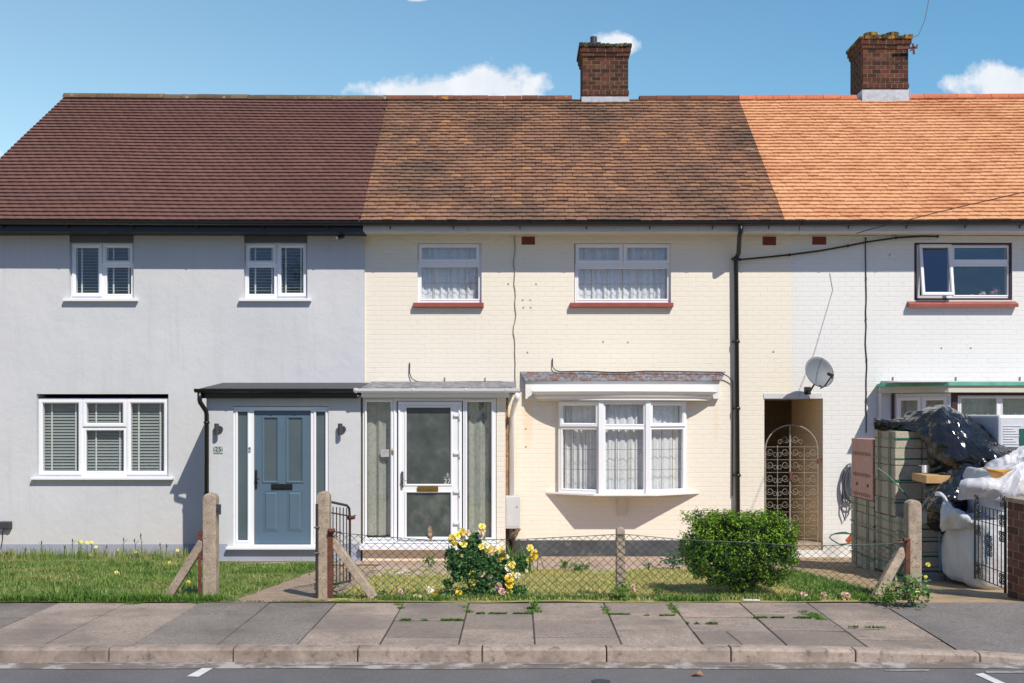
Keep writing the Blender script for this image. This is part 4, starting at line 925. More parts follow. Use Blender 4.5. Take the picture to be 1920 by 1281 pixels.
# porch wall lamps
for i, (px, lab) in enumerate(((409, 'dark grey cylinder wall lamp above the house number 25 plaque'), (639.5, 'dark grey cylinder wall lamp on the grey porch right of the blue door'))):
    x = fx(px); z = fz(805); t = thing('wall_lamp', lab, 'wall lamp', (x, DP, z), 'wall lamps on the grey porch')
    b = MB(); b.tube([(x+.025, DP-.001, z), (x+.025, DP-.025, z)], .05, 16); b.build('back_plate', M['dgrey'], t, smooth=False, bevel=.002)
    b = MB(); b.tube([(x, DP-.075, z-.085), (x, DP-.075, z+.085)], .034, 16); b.box(x-.01, x+.01, DP-.05, DP-.02, z-.01, z+.01); b.build('lamp_body', M['dgrey'], t, bevel=.002)
# number plaque
x = fx(409.5); z = fz(843); t = thing('number_plaque', 'small clear plaque with number 25 between leaf sprigs on the grey porch', 'sign', (x, DP, z))
b = MB(); b.box(x-.068, x+.068, DP-.012, DP-.004, z-.055, z+.05); b.box(x-.05, x-.04, DP-.004, DP, z, z+.01); b.box(x+.04, x+.05, DP-.004, DP, z, z+.01); b.build('plate', simple('pale_green_glass', (.40,.47,.43), .15, .03, 4), t)
textmesh('numerals', '25', .095, M['blackg'], Matrix.Translation((x, DP-.014, z-.026)) @ UP, t)
b = MB()
for s_ in (-1, 1):
    for k in range(3): b.tube([(x+s_*(.052+.004*k), DP-.0145, z-.02+.012*k), (x+s_*(.064), DP-.0145, z-.012+.014*k)], .003, 5)
b.build('leaf_motif', M['dgrey'], t)
textmesh('lettering', '~ ~', .03, M['dgrey'], Matrix.Translation((x, DP-.0135, z-.048)) @ UP, t)
# doorbells
x = fx(467.5); z = fz(843); t = thing('doorbell', 'small silver doorbell on the white frame beside the blue door', 'doorbell', (x, DP, z))
b = MB(); b.box(x-.012, x+.016, DP+.0, DP+.0155, z-.03, z+.035); b.build('bell_case', M['metal'], t, bevel=.004); b = MB(); b.tube([(x+.002, DP-.001, z-.012), (x+.002, DP-.010, z-.012)], .009, 12); b.build('button', M['upvc'], t)
x = fx(737.5); z = fz(845); t = thing('doorbell', 'cream doorbell on the white porch frame left of the glazed door', 'doorbell', (x, DP, z))
b = MB(); b.box(x-.014, x+.018, DP-.045, DP-.015, z-.03, z+.035); b.build('bell_case', simple('cream_plastic', (.62,.55,.33), .4, .05, 4), t, bevel=.004); b = MB(); b.box(x-.006, x+.008, DP-.050, DP-.045, z-.02, z+.0); b.build('button', M['brownframe'], t)
# notice in the side light and 27 sticker
x = fx(723); z = fz(850); t = thing('notice', 'small white notice stuck inside the left pane of the glazed porch', 'notice', (x, DP, z))
b = MB(); b.box(x-.075, x+.07, DP+.045, DP+.047, z-.055, z+.055); b.build('card', simple('white_card', (.85,.84,.88), .6, .02, 3), t)
b = MB(); 
for k in range(3): b.box(x-.055, x+.03-.02*k, DP+.0435, DP+.0448, z+.03-.025*k, z+.035-.025*k)
b.build('print', simple('pink_print', (.65,.50,.58), .6, .02, 3), t)
textmesh('number_sticker', '27', .105, simple('pale_sticker', (.60,.66,.60), .5, .05, 9), Matrix.Translation((fx(838.5), DP+.012, fz(907))) @ UP, [o for o in COL.objects if o.name.startswith('door') and o.get('label', '').startswith('white plastic')][0], .001)
b = MB(); xx, zz_ = fx(839.5), fz(902)
b.box(xx-.004, xx+.004, DP+.010, DP+.012, zz_+.055, zz_+.12); b.box(xx-.03, xx+.03, DP+.010, DP+.0118, zz_+.088, zz_+.094); b.box(xx-.055, xx+.045, DP+.010, DP+.0116, zz_+.055, zz_+.06)
b.build('sticker_motif', bpy.data.materials['pale_sticker'], [o for o in COL.objects if o.get('label', '').startswith('white plastic')][0])
# outdoor socket, security light, meter box
x = X(15, DW); z = Z(984, DW); t = thing('outdoor_socket', 'dark weatherproof socket box low on the grey wall', 'socket box', (x, DW, z))
b = MB(); b.box(x-.09, x+.09, DW-.12, DW-.031, z-.055, z+.06); b.build('cover', M['dgrey'], t, bevel=.015)
b = MB(); 
for s_ in (-.04, .04): b.tube([(x+s_, DW-.075, z-.056), (x+s_, DW-.075, z-.085)], .022, 12)
b.build('cable_inlet', M['metal'], t)
b = MB(); b.tube([(x-.05, DW-.075, z-.08), (x-.055, DW-.06, z-.2), (x-.09, DW-.045, z-.38)], .007, 6); b.build('lead', M['cable'], t)
x = X(640, 16.0); z = Z(443, 16.0); t = thing('security_camera', 'small black camera under the black eaves beside the party line', 'camera', (x, 16.0, z))
b = MB(); b.tube([(x, 16.05, 4.97), (x-.01, 16.05, z)], .014, 8); b.build('bracket', M['black'], t)
b = MB(); b.tube([(x+.02, 16.06, z+.01), (x-.06, 15.97, z-.03)], .033, 12); b.build('camera_body', M['black'], t, bevel=.004)
b = MB(); b.tube([(x-.06, 15.97, z-.03), (x-.066, 15.963, z-.033)], .026, 12); b.build('lens', M['offwhite'], t)
x0, x1 = X(948, 15.98), X(975, 15.98); t = thing('meter_box', 'pale grey meter box on the cream wall under the white downpipe', 'meter box', ((x0+x1)/2, DW, .5))
b = MB(); b.box(x0, x1, DW-.30, DW-.06, Z(992, 15.98), Z(931, 15.98)); b.build('case', M['meter'], t, bevel=.012)
b = MB(); b.box(x0+.02, x1-.02, DW-.306, DW-.3005, Z(988, 15.98), Z(936, 15.98)); b.build('lid', M['meter'], t, bevel=.004)
b = MB(); b.tube([(x1-.05, DW-.307, .75), (x1-.05, DW-.312, .75)], .01, 8); b.build('lock', M['blackg'], t)
# satellite dish
c = P(1532, 700, 15.85); t = thing('satellite_dish', 'grey oval satellite dish on the white wall above the passage', 'satellite dish', (c.x, DW, c.z-.2))
aim = Vector((.42, -1, .32)).normalized(); side = aim.cross(Vector((0,0,1))).normalized(); upv = side.cross(aim)
b = MB(); vs = []; fs = []; nr, na = 7, 28
for lay, off in ((0, 0), (1, -.012)):
    vs.append(c + aim*(off-.0));
    for i in range(1, nr+1):
        for k in range(na):
            a = 2*math.pi*k/na; r_ = i/nr; vs.append(c + side*.262*r_*math.cos(a) + upv*.245*r_*math.sin(a) + aim*(.07*r_*r_ + off))
m_ = 1+nr*na
for lay in (0, 1):
    o_ = lay*m_
    for k in range(na): f = (o_, o_+1+k, o_+1+(k+1) % na); fs.append(f if not lay else f[::-1])
    for i in range(nr-1):
        for k in range(na):
            a0, a1 = o_+1+i*na+k, o_+1+i*na+(k+1) % na; f = (a0, a0+na, a1+na, a1); fs.append(f if not lay else f[::-1])
for k in range(na): a0, a1 = 1+(nr-1)*na+k, 1+(nr-1)*na+(k+1) % na; fs.append((a0, m_+a0, m_+a1, a1))
b.add(vs, fs); b.build('reflector', M['dishm'], t, smooth=True)
b = MB(); lo = c - upv*.245 + aim*.06; lnb = c + aim*.34 - upv*.10 + side*.02
b.tube([lo - aim*.05, lo + aim*.05, lnb - upv*.05], .011, 8); b.build('arm', M['blackg'], t)
b = MB(); b.tube([lnb - upv*.05, lnb + (c-lnb).normalized()*.08 - upv*.02], .026, 12); b.tube([lnb-upv*.05-aim*.01, lnb-upv*.09-aim*.02], .018, 10); b.build('receiver', M['blackg'], t)
b = MB(); wq = Vector((c.x-.02, DW-.002, c.z-.26)); b.tube([wq, wq+Vector((0,-.16,0)), c - aim*.03 - upv*.1, c-aim*.01], .015, 8); b.box(wq.x-.05, wq.x+.05, DW-.012, DW-.0005, wq.z-.06, wq.z+.06); b.build('bracket', M['blackg'], t)
# cables
def cable(lab, pts, r=.006, mat=None, clips=0, name='cable', n=6):
    b = MB(); b.tube(pts, r, n)
    if clips:
        for k in range(0, len(pts), clips): p = Vector(pts[k]); b.box(p.x-.010, p.x+.010, p.y-r*1.25, p.y+r*1.2, p.z-r*1.3, p.z+r*1.3)
    o = b.build(name, mat or M['cable']); tag(o, lab, 'cable'); return o
def wob(px, y0, y1, n, amp, d, seed=0):
    r = random.Random(seed); return [P(px + amp*noise.noise(Vector((k*.35, seed*3.1, 0)))*2, y0+(y1-y0)*k/n, d) for k in range(n+1)]
cable('painted thin cable running down the cream wall left of the air brick', wob(965, 442, 716, 24, 3.2, DW-.012, 1), .0075, M['cablet'])
cable('thin cable running down the white wall beside the dish', wob(1624, 447, 812, 24, 1.2, DW-.012, 2), .008, M['cable'], 5)
cable('thick black cable sagging from the tall black downpipe to the eaves', [P(1388,487,16.2), P(1420,484,16.24), P(1480,478,16.25), P(1540,470,16.25), P(1590,461,16.25), P(1625,454,16.25), P(1680,446,16.25), P(1730,443,16.25), P(1758,443.5,16.2)], .016, M['cable'], 2)
cable('black cable with upturned end above the glazed porch', [P(768,680,16.28), P(768,700,16.27), P(772,710,16.26), P(782,716,16.24), P(820,717,16.23), P(880,716,16.23), P(940,716,16.23), P(958,719,16.22), P(966,724,16.2)], .008)
cable('black cable lying along the flashing above the bow window', [P(1036,672,16.28), P(1036,688,16.27), P(1041,694,16.26), P(1050,697,16.24), P(1100,696,16.22), P(1160,699,16.22), P(1210,696,16.22), P(1290,697,16.22), P(1350,698,16.22), P(1365,706,16.24), P(1373,715,16.26), P(1374,730,16.27), P(1373,930,16.27)], .008)
cable('telephone wire running up from the right chimney', [P(1712,70,18.7), P(1722,66,18.72), P(1734,38,18.8), P(1741,2,18.9), P(1755,-90,19.2)], .006, M['dgrey'])
cable('overhead wire slanting down to the white house eaves', [P(1605,438,15.85), P(1640,428,15.6), P(1700,413,14.8), P(1800,388,13.3), P(1905,364,12), P(2200,300,9)], .006, M['cable'])
# small wall marks: four filled screw holes, stub bolts
for (px, py, lab) in ((875,724,'left'), (920,716,'right')): pass
# hose reel unit on white wall
c = P(1590, 905, 16.2); t = thing('hose_coil', 'grey hose coiled on the white wall behind the pink wrapped pack', 'hose', (c.x, DW, c.z))
b = MB(); 
for k, (rr, dz) in enumerate(((.20,0),(.18,-.03),(.21,-.06),(.16,-.02))): b.tube([(c.x+.05+rr*.62*math.cos(a), DW-.05-.02*k, c.z+dz+rr*1.45*math.sin(a)) for a in [i*math.pi/14 for i in range(29)]], .013, 6)
b.tube([(c.x-.07, DW-.05, c.z+.0), (c.x-.08, DW-.05, c.z-.45), (c.x-.03, DW-.05, c.z-.60), (c.x+.02, DW-.05, c.z-.5), (c.x+.06, DW-.05, c.z-.2)], .011, 6); b.build('hose', simple('grey_hose', (.09,.10,.115), .4, .1, 5), t, smooth=True)
b = MB(); b.box(c.x+.03, c.x+.22, DW-.16, DW-.02, c.z-.1, c.z+.28); b.build('case', simple('pale_blue_case', (.45,.56,.66), .4, .05, 4), t, bevel=.03)
# toys on the sill in the right bedroom window
for (px, py, rr, colr, lab) in ((1868,548,.07,(.42,.22,.22),'pink soft toy in the right bedroom window, nearest its corner'), (1843,552,.045,(.50,.42,.38),'pale soft toy lying in the right bedroom window'), (1822,556,.03,(.50,.33,.25),'small peach soft toy in the right bedroom window')):
    p = P(px, py, 16.56); b = MB()
    def ball(b, c, r, n=10):
        vs = [c+Vector((0,0,r))]; 
        for i in range(1, n):
            for k in range(n*2): a = math.pi*i/n; e = math.pi*k/n; vs.append(c+Vector((math.sin(a)*math.cos(e), math.sin(a)*math.sin(e), math.cos(a)))*r)
        vs.append(c-Vector((0,0,r))); m = n*2; fs = [(0, 1+k, 1+(k+1) % m) for k in range(m)]
        for i in range(n-2):
            for k in range(m): fs.append((1+i*m+k, 1+(i+1)*m+k, 1+(i+1)*m+(k+1) % m, 1+i*m+(k+1) % m))
        fs += [(len(vs)-1, 1+(n-2)*m+(k+1) % m, 1+(n-2)*m+k) for k in range(m)]; b.add(vs, fs)
    ball(b, p, rr); ball(b, p+Vector((-rr*1.0, 0, -rr*.2)), rr*.6); ball(b, p+Vector((rr*.5, 0, rr*.9)), rr*.35); ball(b, p+Vector((-rr*.5, 0, rr*.9)), rr*.35)
    tag(b.build('soft_toy', simple('plush_%d' % px, colr, .95, .1, 9), smooth=True), lab, 'soft toy')
b = MB(); p = P(1813, 556, 16.5); b.box(p.x, p.x+.12, 16.45, 16.5, p.z-.04, p.z+.10)

# ------------------------------------------------------------------ fence, posts, gates
def post(mb, x, d, wd, zt, zb, dp=None):
    dp = dp or wd; n = 7; prof = [(-wd/2, zb)] + [(-wd/2*math.cos(math.pi*k/n)*1.0, zt-wd*.42+wd*.42*math.sin(math.pi*k/n)) for k in range(n+1)] + [(wd/2, zb)]
    m = len(prof); mb.add([(x+a, d-dp/2, z) for a, z in prof] + [(x+a, d+dp/2, z) for a, z in prof], [tuple(range(m)), tuple(range(2*m-1, m-1, -1))] + [((i+1) % m, i, m+i, m+(i+1) % m) for i in range(m)])
def strut(mb, a, b, wd=.085): mb.bar(a, b, wd, wd, up=Vector((0,1,0)))
dq = 9.7
# lone post
x = X(395.5, dq); t = thing('concrete_post', 'leftmost concrete fence post with slanting strut in the long grass', 'fence post', (x, dq, .46), 'concrete fence posts')
b = MB(); post(b, x, dq, .125, Z(925, dq-.06), .3); b.build('post', M['conc'], t, bevel=.012)
b = MB(); strut(b, P(381,1015,dq), P(314,1122,dq+.05), .078); b.build('strut', M['conc'], t, bevel=.01)
b = MB(); b.box(X(373,dq), X(379,dq), dq-.03, dq-.022, .42, Z(995,dq)); b.box(X(371,dq), X(383,dq), dq-.035, dq-.01, Z(1003,dq), Z(995,dq)); b.build('flat_iron', M['rust'], t)
b = MB(); b.box(X(407,dq), X(417,dq), dq-.05, dq-.042, Z(964,dq), Z(945,dq)); b.box(X(409,dq), X(414,dq), dq-.058, dq-.0505, Z(957,dq), Z(951,dq)); b.build('latch_plate', M['dgrey'], t)
# chain link fence
t = thing('chain_link_fence', 'sagging green chain link fence on concrete posts around the dry lawn', 'fence', (X(607, dq), dq, .46))
b = MB(); post(b, X(607, dq), dq, .125, Z(922, dq-.06), .3); o = b.build('post', M['conc'], t, bevel=.012); o['label'] = 'tall concrete gate post'
b = MB(); strut(b, P(618,1005,dq), P(702,1122,dq-.15), .078); b.build('strut', M['conc'], t, bevel=.01)
b = MB(); post(b, X(1163, dq), dq, .082, Z(989, dq-.04), .3); o = b.build('post', M['conc'], t, bevel=.01); o['label'] = 'short thin concrete post half way along'
b = MB(); post(b, X(1711, dq), dq, .13, Z(938, dq-.06), .25); o = b.build('post', M['conc'], t, bevel=.014); o['label'] = 'right hand concrete post beside the drive'
b = MB(); strut(b, P(1700,1015,dq), P(1632,1140,dq-.2), .085); b.build('strut', M['conc'], t, bevel=.01)
b = MB(); b.box(X(617.5,dq), X(626.5,dq), dq-.075, dq-.067, .40, Z(990,dq)); b.box(X(617.5,dq), X(619,dq), dq-.066, dq-.02, .40, Z(990,dq)); b.tube([P(619,997,dq-.08), P(640,998,dq-.09)], .007, 6); b.tube([P(617,995,dq-.1), P(628,995,dq-.1)], .02, 8); b.build('angle_iron', M['rust'], t)
b = MB(); b.box(X(1692,dq), X(1700.5,dq), dq-.085, dq-.077, .38, Z(1008,dq)); b.tube([P(1680,1013,dq-.09), P(1700,1012,dq-.09)], .008, 6); b.tube([P(1694,1012,dq-.1), P(1703,1012,dq-.1)], .02, 8); b.build('angle_iron', M['rust'], t)
b = MB(); b.box(X(1724,dq), X(1734,dq), dq-.05, dq-.042, Z(980,dq), Z(960,dq)); b.build('latch_plate', M['dgrey'], t)
fd = DF
top_pts = [(624,999),(655,1002),(730,1008),(806,1014),(900,1013),(980,1012),(1060,1008),(1155,1003),(1175,1003),(1283,1013),(1400,1018),(1500,1024),(1600,1022),(1692,1020)]
def top_y(px):
    for (a, ya), (b_, yb) in zip(top_pts, top_pts[1:]):
        if a <= px <= b_: return ya + (yb-ya)*(px-a)/(b_-a)
    return 1010
def bulge(x, z):  # the mesh leans and bellies a little
    return fd + .035*noise.noise(Vector((x*1.1, z*1.6, 5))) + .02*noise.noise(Vector((x*4, z*4, 1)))
def net(u, v):    # u along, v 0 bottom .. 1 top
    x = u; px = x*F/fd + CX; zt_ = Z(top_y(px), fd); zb_ = .475 + .012*noise.noise(Vector((x*2, 0, 0))); z = zb_ + (zt_-zb_)*v
    xx = x + .018*noise.noise(Vector((x*1.7, z*2.5, 9)))*(1-abs(2*v-1)**4)
    return Vector((xx, bulge(xx, z), z + .012*noise.noise(Vector((x*2.2, z*3, 4)))*(1-v)))
b = MB(); cw = .079; rowsn = 16; ux0, ux1 = X(624, fd), X(1697, fd); ncol = int((ux1-ux0)/cw)
for c_ in range(ncol+1):
    base_x = ux0 + c_*cw
    for sgn in (0, 1):
        pts = []
        for r_ in range(rowsn+1):
            on = (r_ + sgn) % 2; uu_ = base_x + (cw/2 if on else 0) + (0)
            pts.append(net(min(max(uu_ + (cw/2 if sgn else 0)*0, ux0), ux1), r_/rowsn) + Vector((0, .004 if on else -.004, 0)))
        b.tube(pts, .0030, 4, cap=False) if sgn == 0 else None
    # neighbour wire mirrors the first so that they interlock
    pts = [net(min(max(base_x + (0 if r_ % 2 else cw/2), ux0), ux1) - 0 if False else min(max(base_x - (0 if r_ % 2 == 0 else cw/2) , ux0), ux1), r_/rowsn) for r_ in range(rowsn+1)]
    b.tube(pts, .0030, 4, cap=False)
b.build('wire_mesh', M['wire'], t)
b = MB(); px_ = list(range(622, 1698, 12))
b.tube([Vector((X(p, fd), bulge(X(p, fd), .9)-.006, Z(top_y(p), fd)+.004)) for p in px_], .0034, 5)
b.tube([Vector((X(p, fd), bulge(X(p, fd), .47), .49)) for p in px_], .0034, 5)
b.build('line_wire', M['wire'], t)
# small iron gate standing open
t = thing('garden_gate', 'small rusty iron gate with plain upright bars standing open behind the gate post', 'gate', (X(594, 9.6), 9.6, .5))
A = Vector((X(597, 9.80), 9.80, .50)); B = Vector((X(656, 10.66), 10.66, .42)); ax = (B-A).normalized(); H1, H2 = .85, .84
A1 = A + Vector((0,0,H1)); B1 = B + Vector((0,0,H2-.05)); B2 = B + Vector((0,0,H2-.14))
b = MB(); b.tube([A, A1, A + ax*.07 + Vector((0,0,H1+.03)), B1 - ax*.09 + Vector((0,0,.04)), B1 - ax*.02 + Vector((0,0,.01)), B2, B + Vector((0,0,.05)), A + Vector((0,0,.05))], .013, 8); b.tube([A+Vector((0,0,.78)), B+Vector((0,0,.72))], .008, 6); b.build('frame', M['iron'], t)
for k in range(1, 9):
    q = A.lerp(B, k/9); b = MB(); b.tube([q+Vector((0,0,.05)), q+Vector((0,0,H1-.02-.03*(k/9)))], .006, 6); b.build('bar', M['iron'], t)
b = MB(); b.tube([B2+Vector((-.02,0,0)), B2+Vector((.05,-.02,.01))], .02, 8); b.tube([B2, B2+Vector((.06,0,.03))], .008, 6); b.build('latch', M['rust'], t)
b = MB(); 
for zz in (.86, .62): b.tube([P(596, 0, 9.64)*0 + Vector((X(600, 9.64), 9.62, zz*1.0+.28)), Vector((X(589, 9.6), 9.60, zz*1.0+.28))], .009, 6)
b.tube([Vector((X(594, 9.62), 9.625, .46)), Vector((X(594, 9.62), 9.625, Z(945, 9.62)))], .014, 8); b.build('hinge', M['iron'], t)
# scrolls
def spiral(c, u, v, r0, r1, turns, a0, n=18): return [c + (u*math.cos(a0+turns*2*math.pi*k/n) + v*math.sin(a0+turns*2*math.pi*k/n))*(r0+(r1-r0)*k/n) for k in range(n+1)]
# arched gate in the passage
gd = DW+.06; x0g, x1g = X(1434, gd), X(1534, gd); xm_ = X(1481.5, gd); zb_ = .12; zt_ = Z(797, gd)
t = thing('arched_gate', 'tall arched wrought iron gate with scrolls across the side passage', 'gate', ((x0g+x1g)/2, gd, zb_))
rad = (x1g-x0g)/2; cxg = (x0g+x1g)/2; zc_ = zt_-rad*.92
b = MB(); b.tube([(x0g+.01, gd, zb_)] + [(cxg - rad*.98*math.cos(a), gd, zc_ + rad*.92*math.sin(a)) for a in [k*math.pi/16 for k in range(17)]] + [(x1g-.01, gd, zb_), (x0g+.01, gd, zb_)], .011, 6)
b.bar((xm_, gd, zb_), (xm_, gd, zt_-.01), .024, .014); b.build('frame', M['irong'], t)
for xs2 in ((x0g+xm_)/2, (xm_+x1g)/2):
    b = MB(); b.tube([(xs2, gd, zb_), (xs2, gd, zt_-.32)], .006, 6); b.build('bar', M['irong'], t)
for k, py in enumerate((1010, 985, 960, 935.5, 911, 886, 862, 838)):
    zz = Z(py, gd); b = MB(); b.bar((x0g, gd-.004, zz), (x1g, gd-.004, zz), .006, .006, up=Vector((0,1,0))); b.build('bar', M['irong'], t)
hh = .205
for py in (1010, 985, 960, 935.5, 911, 886, 862, 838):
    zz = Z(py, gd)
    for (xa, sg_) in ((x0g+.015, 1), (xm_-.015, -1), (xm_+.015, 1), (x1g-.015, -1)):
        if py == 838 and xa in (x0g+.015, x1g-.015): continue
        u = Vector((sg_, 0, 0)); v = Vector((0, 0, 1)); b = MB(); r0 = .062
        b.tube(spiral(Vector((xa+sg_*.062, gd, zz+.10+.02)), u, v, r0, .018, 1.35, math.pi, 16), .0040, 5, cap=False)
        b.tube(spiral(Vector((xa+sg_*.145, gd, zz+.075)), u, -v, .045, .014, 1.2, math.pi, 14), .0036, 5, cap=False)
        b.build('scroll', M['irong'], t)
b = MB(); b.box(x1g-.01, x1g+.03, gd-.02, gd+.02, Z(868, gd), Z(860, gd)); b.build('latch', M['rust'], t); b = MB(); b.box(xm_-.01, xm_+.03, gd-.03, gd-.01, Z(900, gd), Z(886, gd)); b.build('handle', M['rust'], t)
# brick pier and black gate
px0, px1 = X(1888, 9.86), X(1888, 9.86)+.45
t = thing('brick_pier', 'red brick gate pier at the right edge with a weathered cap', 'pier', (px0+.22, 9.6, .38))
b = MB(); brickbox(b, px0, px1, 9.42, 9.85, .30, Z(948, 9.42), proud=.003); b.build('pier', [M['brickw'], M['mortar']], t)
b = MB(); b.box(px0-.02, px1+.02, 9.40, 9.87, Z(948, 9.42)+.001, Z(939, 9.42)); b.build('cap', M['conc'], t, bevel=.01)
t = thing('ornate_gate', 'black wrought iron gate with scrolls standing open against the white bags', 'gate', (X(1885, 9.95), 9.95, .45))
A = Vector((X(1885, 9.95), 9.95, Z(1108, 9.95))); B = Vector((X(1828, 10.72), 10.72, Z(1085, 10.72))); ZH = Vector((0,0,1)); HT = .78
b = MB(); b.tube([A-ZH*.02, A+ZH*(HT+.1)], .014, 8); b.tube([B, B+ZH*HT], .011, 8)
for h_ in (.02, .17, HT-.17, HT-.02): b.bar(A+ZH*h_, B+ZH*h_, .012, .006)
b.build('frame', M['ironb'], t)
for k in range(1, 8):
    q = A.lerp(B, k/8); b = MB(); b.tube([q+ZH*.02, q+ZH*(HT-.02)], .0055, 6); b.build('bar', M['ironb'], t)
axg = (B-A).normalized(); LG = (B-A).length
def sc_pair(c, r0):
    b = MB(); b.tube(spiral(c+axg*r0, -axg, ZH, r0, r0*.3, 1.2, 0, 14), .005, 5, cap=False); b.tube(spiral(c-axg*r0, axg, ZH, r0, r0*.3, 1.2, 0, 14), .005, 5, cap=False); b.tube(spiral(c-axg*r0+ZH*r0*2, axg, -ZH, r0, r0*.3, 1.2, 0, 14), .005, 5, cap=False); b.tube(spiral(c+axg*r0+ZH*r0*2, -axg, -ZH, r0, r0*.3, 1.2, 0, 14), .005, 5, cap=False); b.build('scroll', M['ironb'], t)
for f_ in (.12, .88):
    for h_ in (.07, HT-.14, HT-.30): sc_pair(A+axg*LG*f_+ZH*h_, .032)
for h_ in (HT-.38, HT-.48): sc_pair(A+axg*LG*.5+ZH*h_, .034)
sc_pair(A+axg*LG*.93+ZH*(HT+.0), .035); sc_pair(A+axg*LG*.07+ZH*(HT+.04), .035)

# ------------------------------------------------------------------ building materials by the drive
def blockpack(lab, x0, x1, y0, y1, z0, z1, nx, ny, nz_, miss=()):
    t = thing('block_pack', lab, 'block pack', (x0, y0, z0), 'strapped packs of concrete blocks')
    dx, dy, dz = (x1-x0)/nx, (y1-y0)/ny, (z1-z0)/nz_
    for k in range(nz_):
        for i in range(nx):
            for j in range(ny):
                if (i > 0 and j > 0 and k < nz_-1) or (i, j, k) in miss: continue
                e = .005; q = rnd.uniform(-.006, .006)
                b = MB(); b.box(x0+i*dx+e+q, x0+(i+1)*dx-e+q, y0+j*dy+e+q, y0+(j+1)*dy-e+q, z0+k*dz+e, z0+(k+1)*dz-.002)
                o = b.build('block', M['block'], t, bevel=.005, seg=1); o['tone'] = 1
    s = MB(); g_ = .006; w_ = .009
    for zf_ in (.18, .42, .66, .90):
        zz = z0+(z1-z0)*zf_ + rnd.uniform(-.02,.02); s.box(x0-g_, x0-g_+.003, y0-g_, y1+g_, zz-w_, zz+w_); s.box(x0-g_, x1+g_, y0-g_, y0-g_+.003, zz-w_+.003, zz+w_+.003)
    for yf_ in (.2, .28, .72, .8):
        yy_ = y0+(y1-y0)*yf_; s.box(x0-g_-.003, x0-g_, yy_-w_, yy_+w_, z0, z1+.003); s.box(x0-g_, x1, yy_-w_, yy_+w_, z1+.002, z1+.005)
    s.build('strap', M['strap'], t); return t
bx0 = 4.60
gA = gz(13.8)
blockpack('strapped block pack underneath the pink wrapped pack', bx0-.01, bx0+.9, 13.33, 14.25, gA, 1.06, 2, 4, 5)
blockpack('strapped block pack at the foot of the tallest stack', bx0, bx0+1.0, 12.57, 13.32, gz(12.9), .93, 3, 3, 4)
blockpack('strapped block pack on top of the tallest stack', bx0, bx0+1.0, 12.60, 13.32, .935, 1.98, 3, 3, 5, miss=((1,0,2),(2,0,1),(2,0,2)))
blockpack('low strapped block pack behind the right concrete post', bx0-.02, bx0+.9, 11.80, 12.55, gz(12.1), .955, 3, 3, 4)
# pink pack
t = thing('wrapped_pack', 'pink plastic wrapped pack standing on the concrete blocks', 'wrapped pack', (bx0, 13.4, 1.06))
b = MB(); n = 8; b.box(bx0-.01, bx0+.45, 13.36, 14.22, 1.063, 1.86); b.build('wrapping', M['pinkwrap'], t, bevel=.012)
b = MB()
for zz in (1.66, 1.38, 1.12):
    for k in range(9):
        y_ = 13.45+k*.08; h_ = .03*(0.6+.4*((k*37) % 5)/5); b.box(bx0-.0125, bx0-.0102, y_, y_+.05, zz-h_, zz+h_)
b.build('faint_lettering', M['print'], t)
b = MB()
for y_ in (13.55, 13.98): b.tube([(bx0-.018, y_, 1.25), (bx0-.010, y_, 1.25)], .022, 9)
b.build('hole', M['blackg'], t)
# loose green strap end
cable('loose green strap end sticking out of the block packs', [P(1646,878,12.55), P(1665,892,12.5), P(1690,918,12.4), P(1712,945,12.3)], .009, M['strap'], name='loose_strap')
# timber
t = P(1760, 897, 11.9); b = MB(); b.M = Matrix.Translation(P(1768, 899, 11.9)) @ Matrix.Rotation(R(-6), 4, 'Z'); b.box(-.20, .16, -.05, .55, -.045, .045); o = b.build('timber_board', M['timber'], bevel=.004); tag(o, 'sawn end of a pale timber board under the black sheeting', 'timber')
# insulation boards
t = thing('board_stack', 'white wrapped stack of insulation boards behind the black sheeting', 'board stack', (6.1, 12.5, .4))
b = MB(); b.box(5.60, 6.85, 12.05, 13.05, 1.50, 2.18); b.build('wrapping', M['insul'], t, bevel=.03)
b = MB(); b.box(5.60, 6.85, 12.07, 13.04, gz(12.5), 1.495); b.build('lower_boards', M['insul'], t, bevel=.02)
b = MB(); b.box(X(1912, 12.04), 6.5, 12.040, 12.046, Z(836, 12.04), Z(804, 12.04)); b.build('printed_panel', M['greenlogo'], t)
b = MB()
for k in range(14): b.box(5.66, 5.66+.12+.03*((k*7) % 4), 12.041, 12.047, 1.66+.03*k, 1.664+.03*k)
b.build('lettering', simple('silver_print', (.85,.85,.86), .3, .03, 5), t)
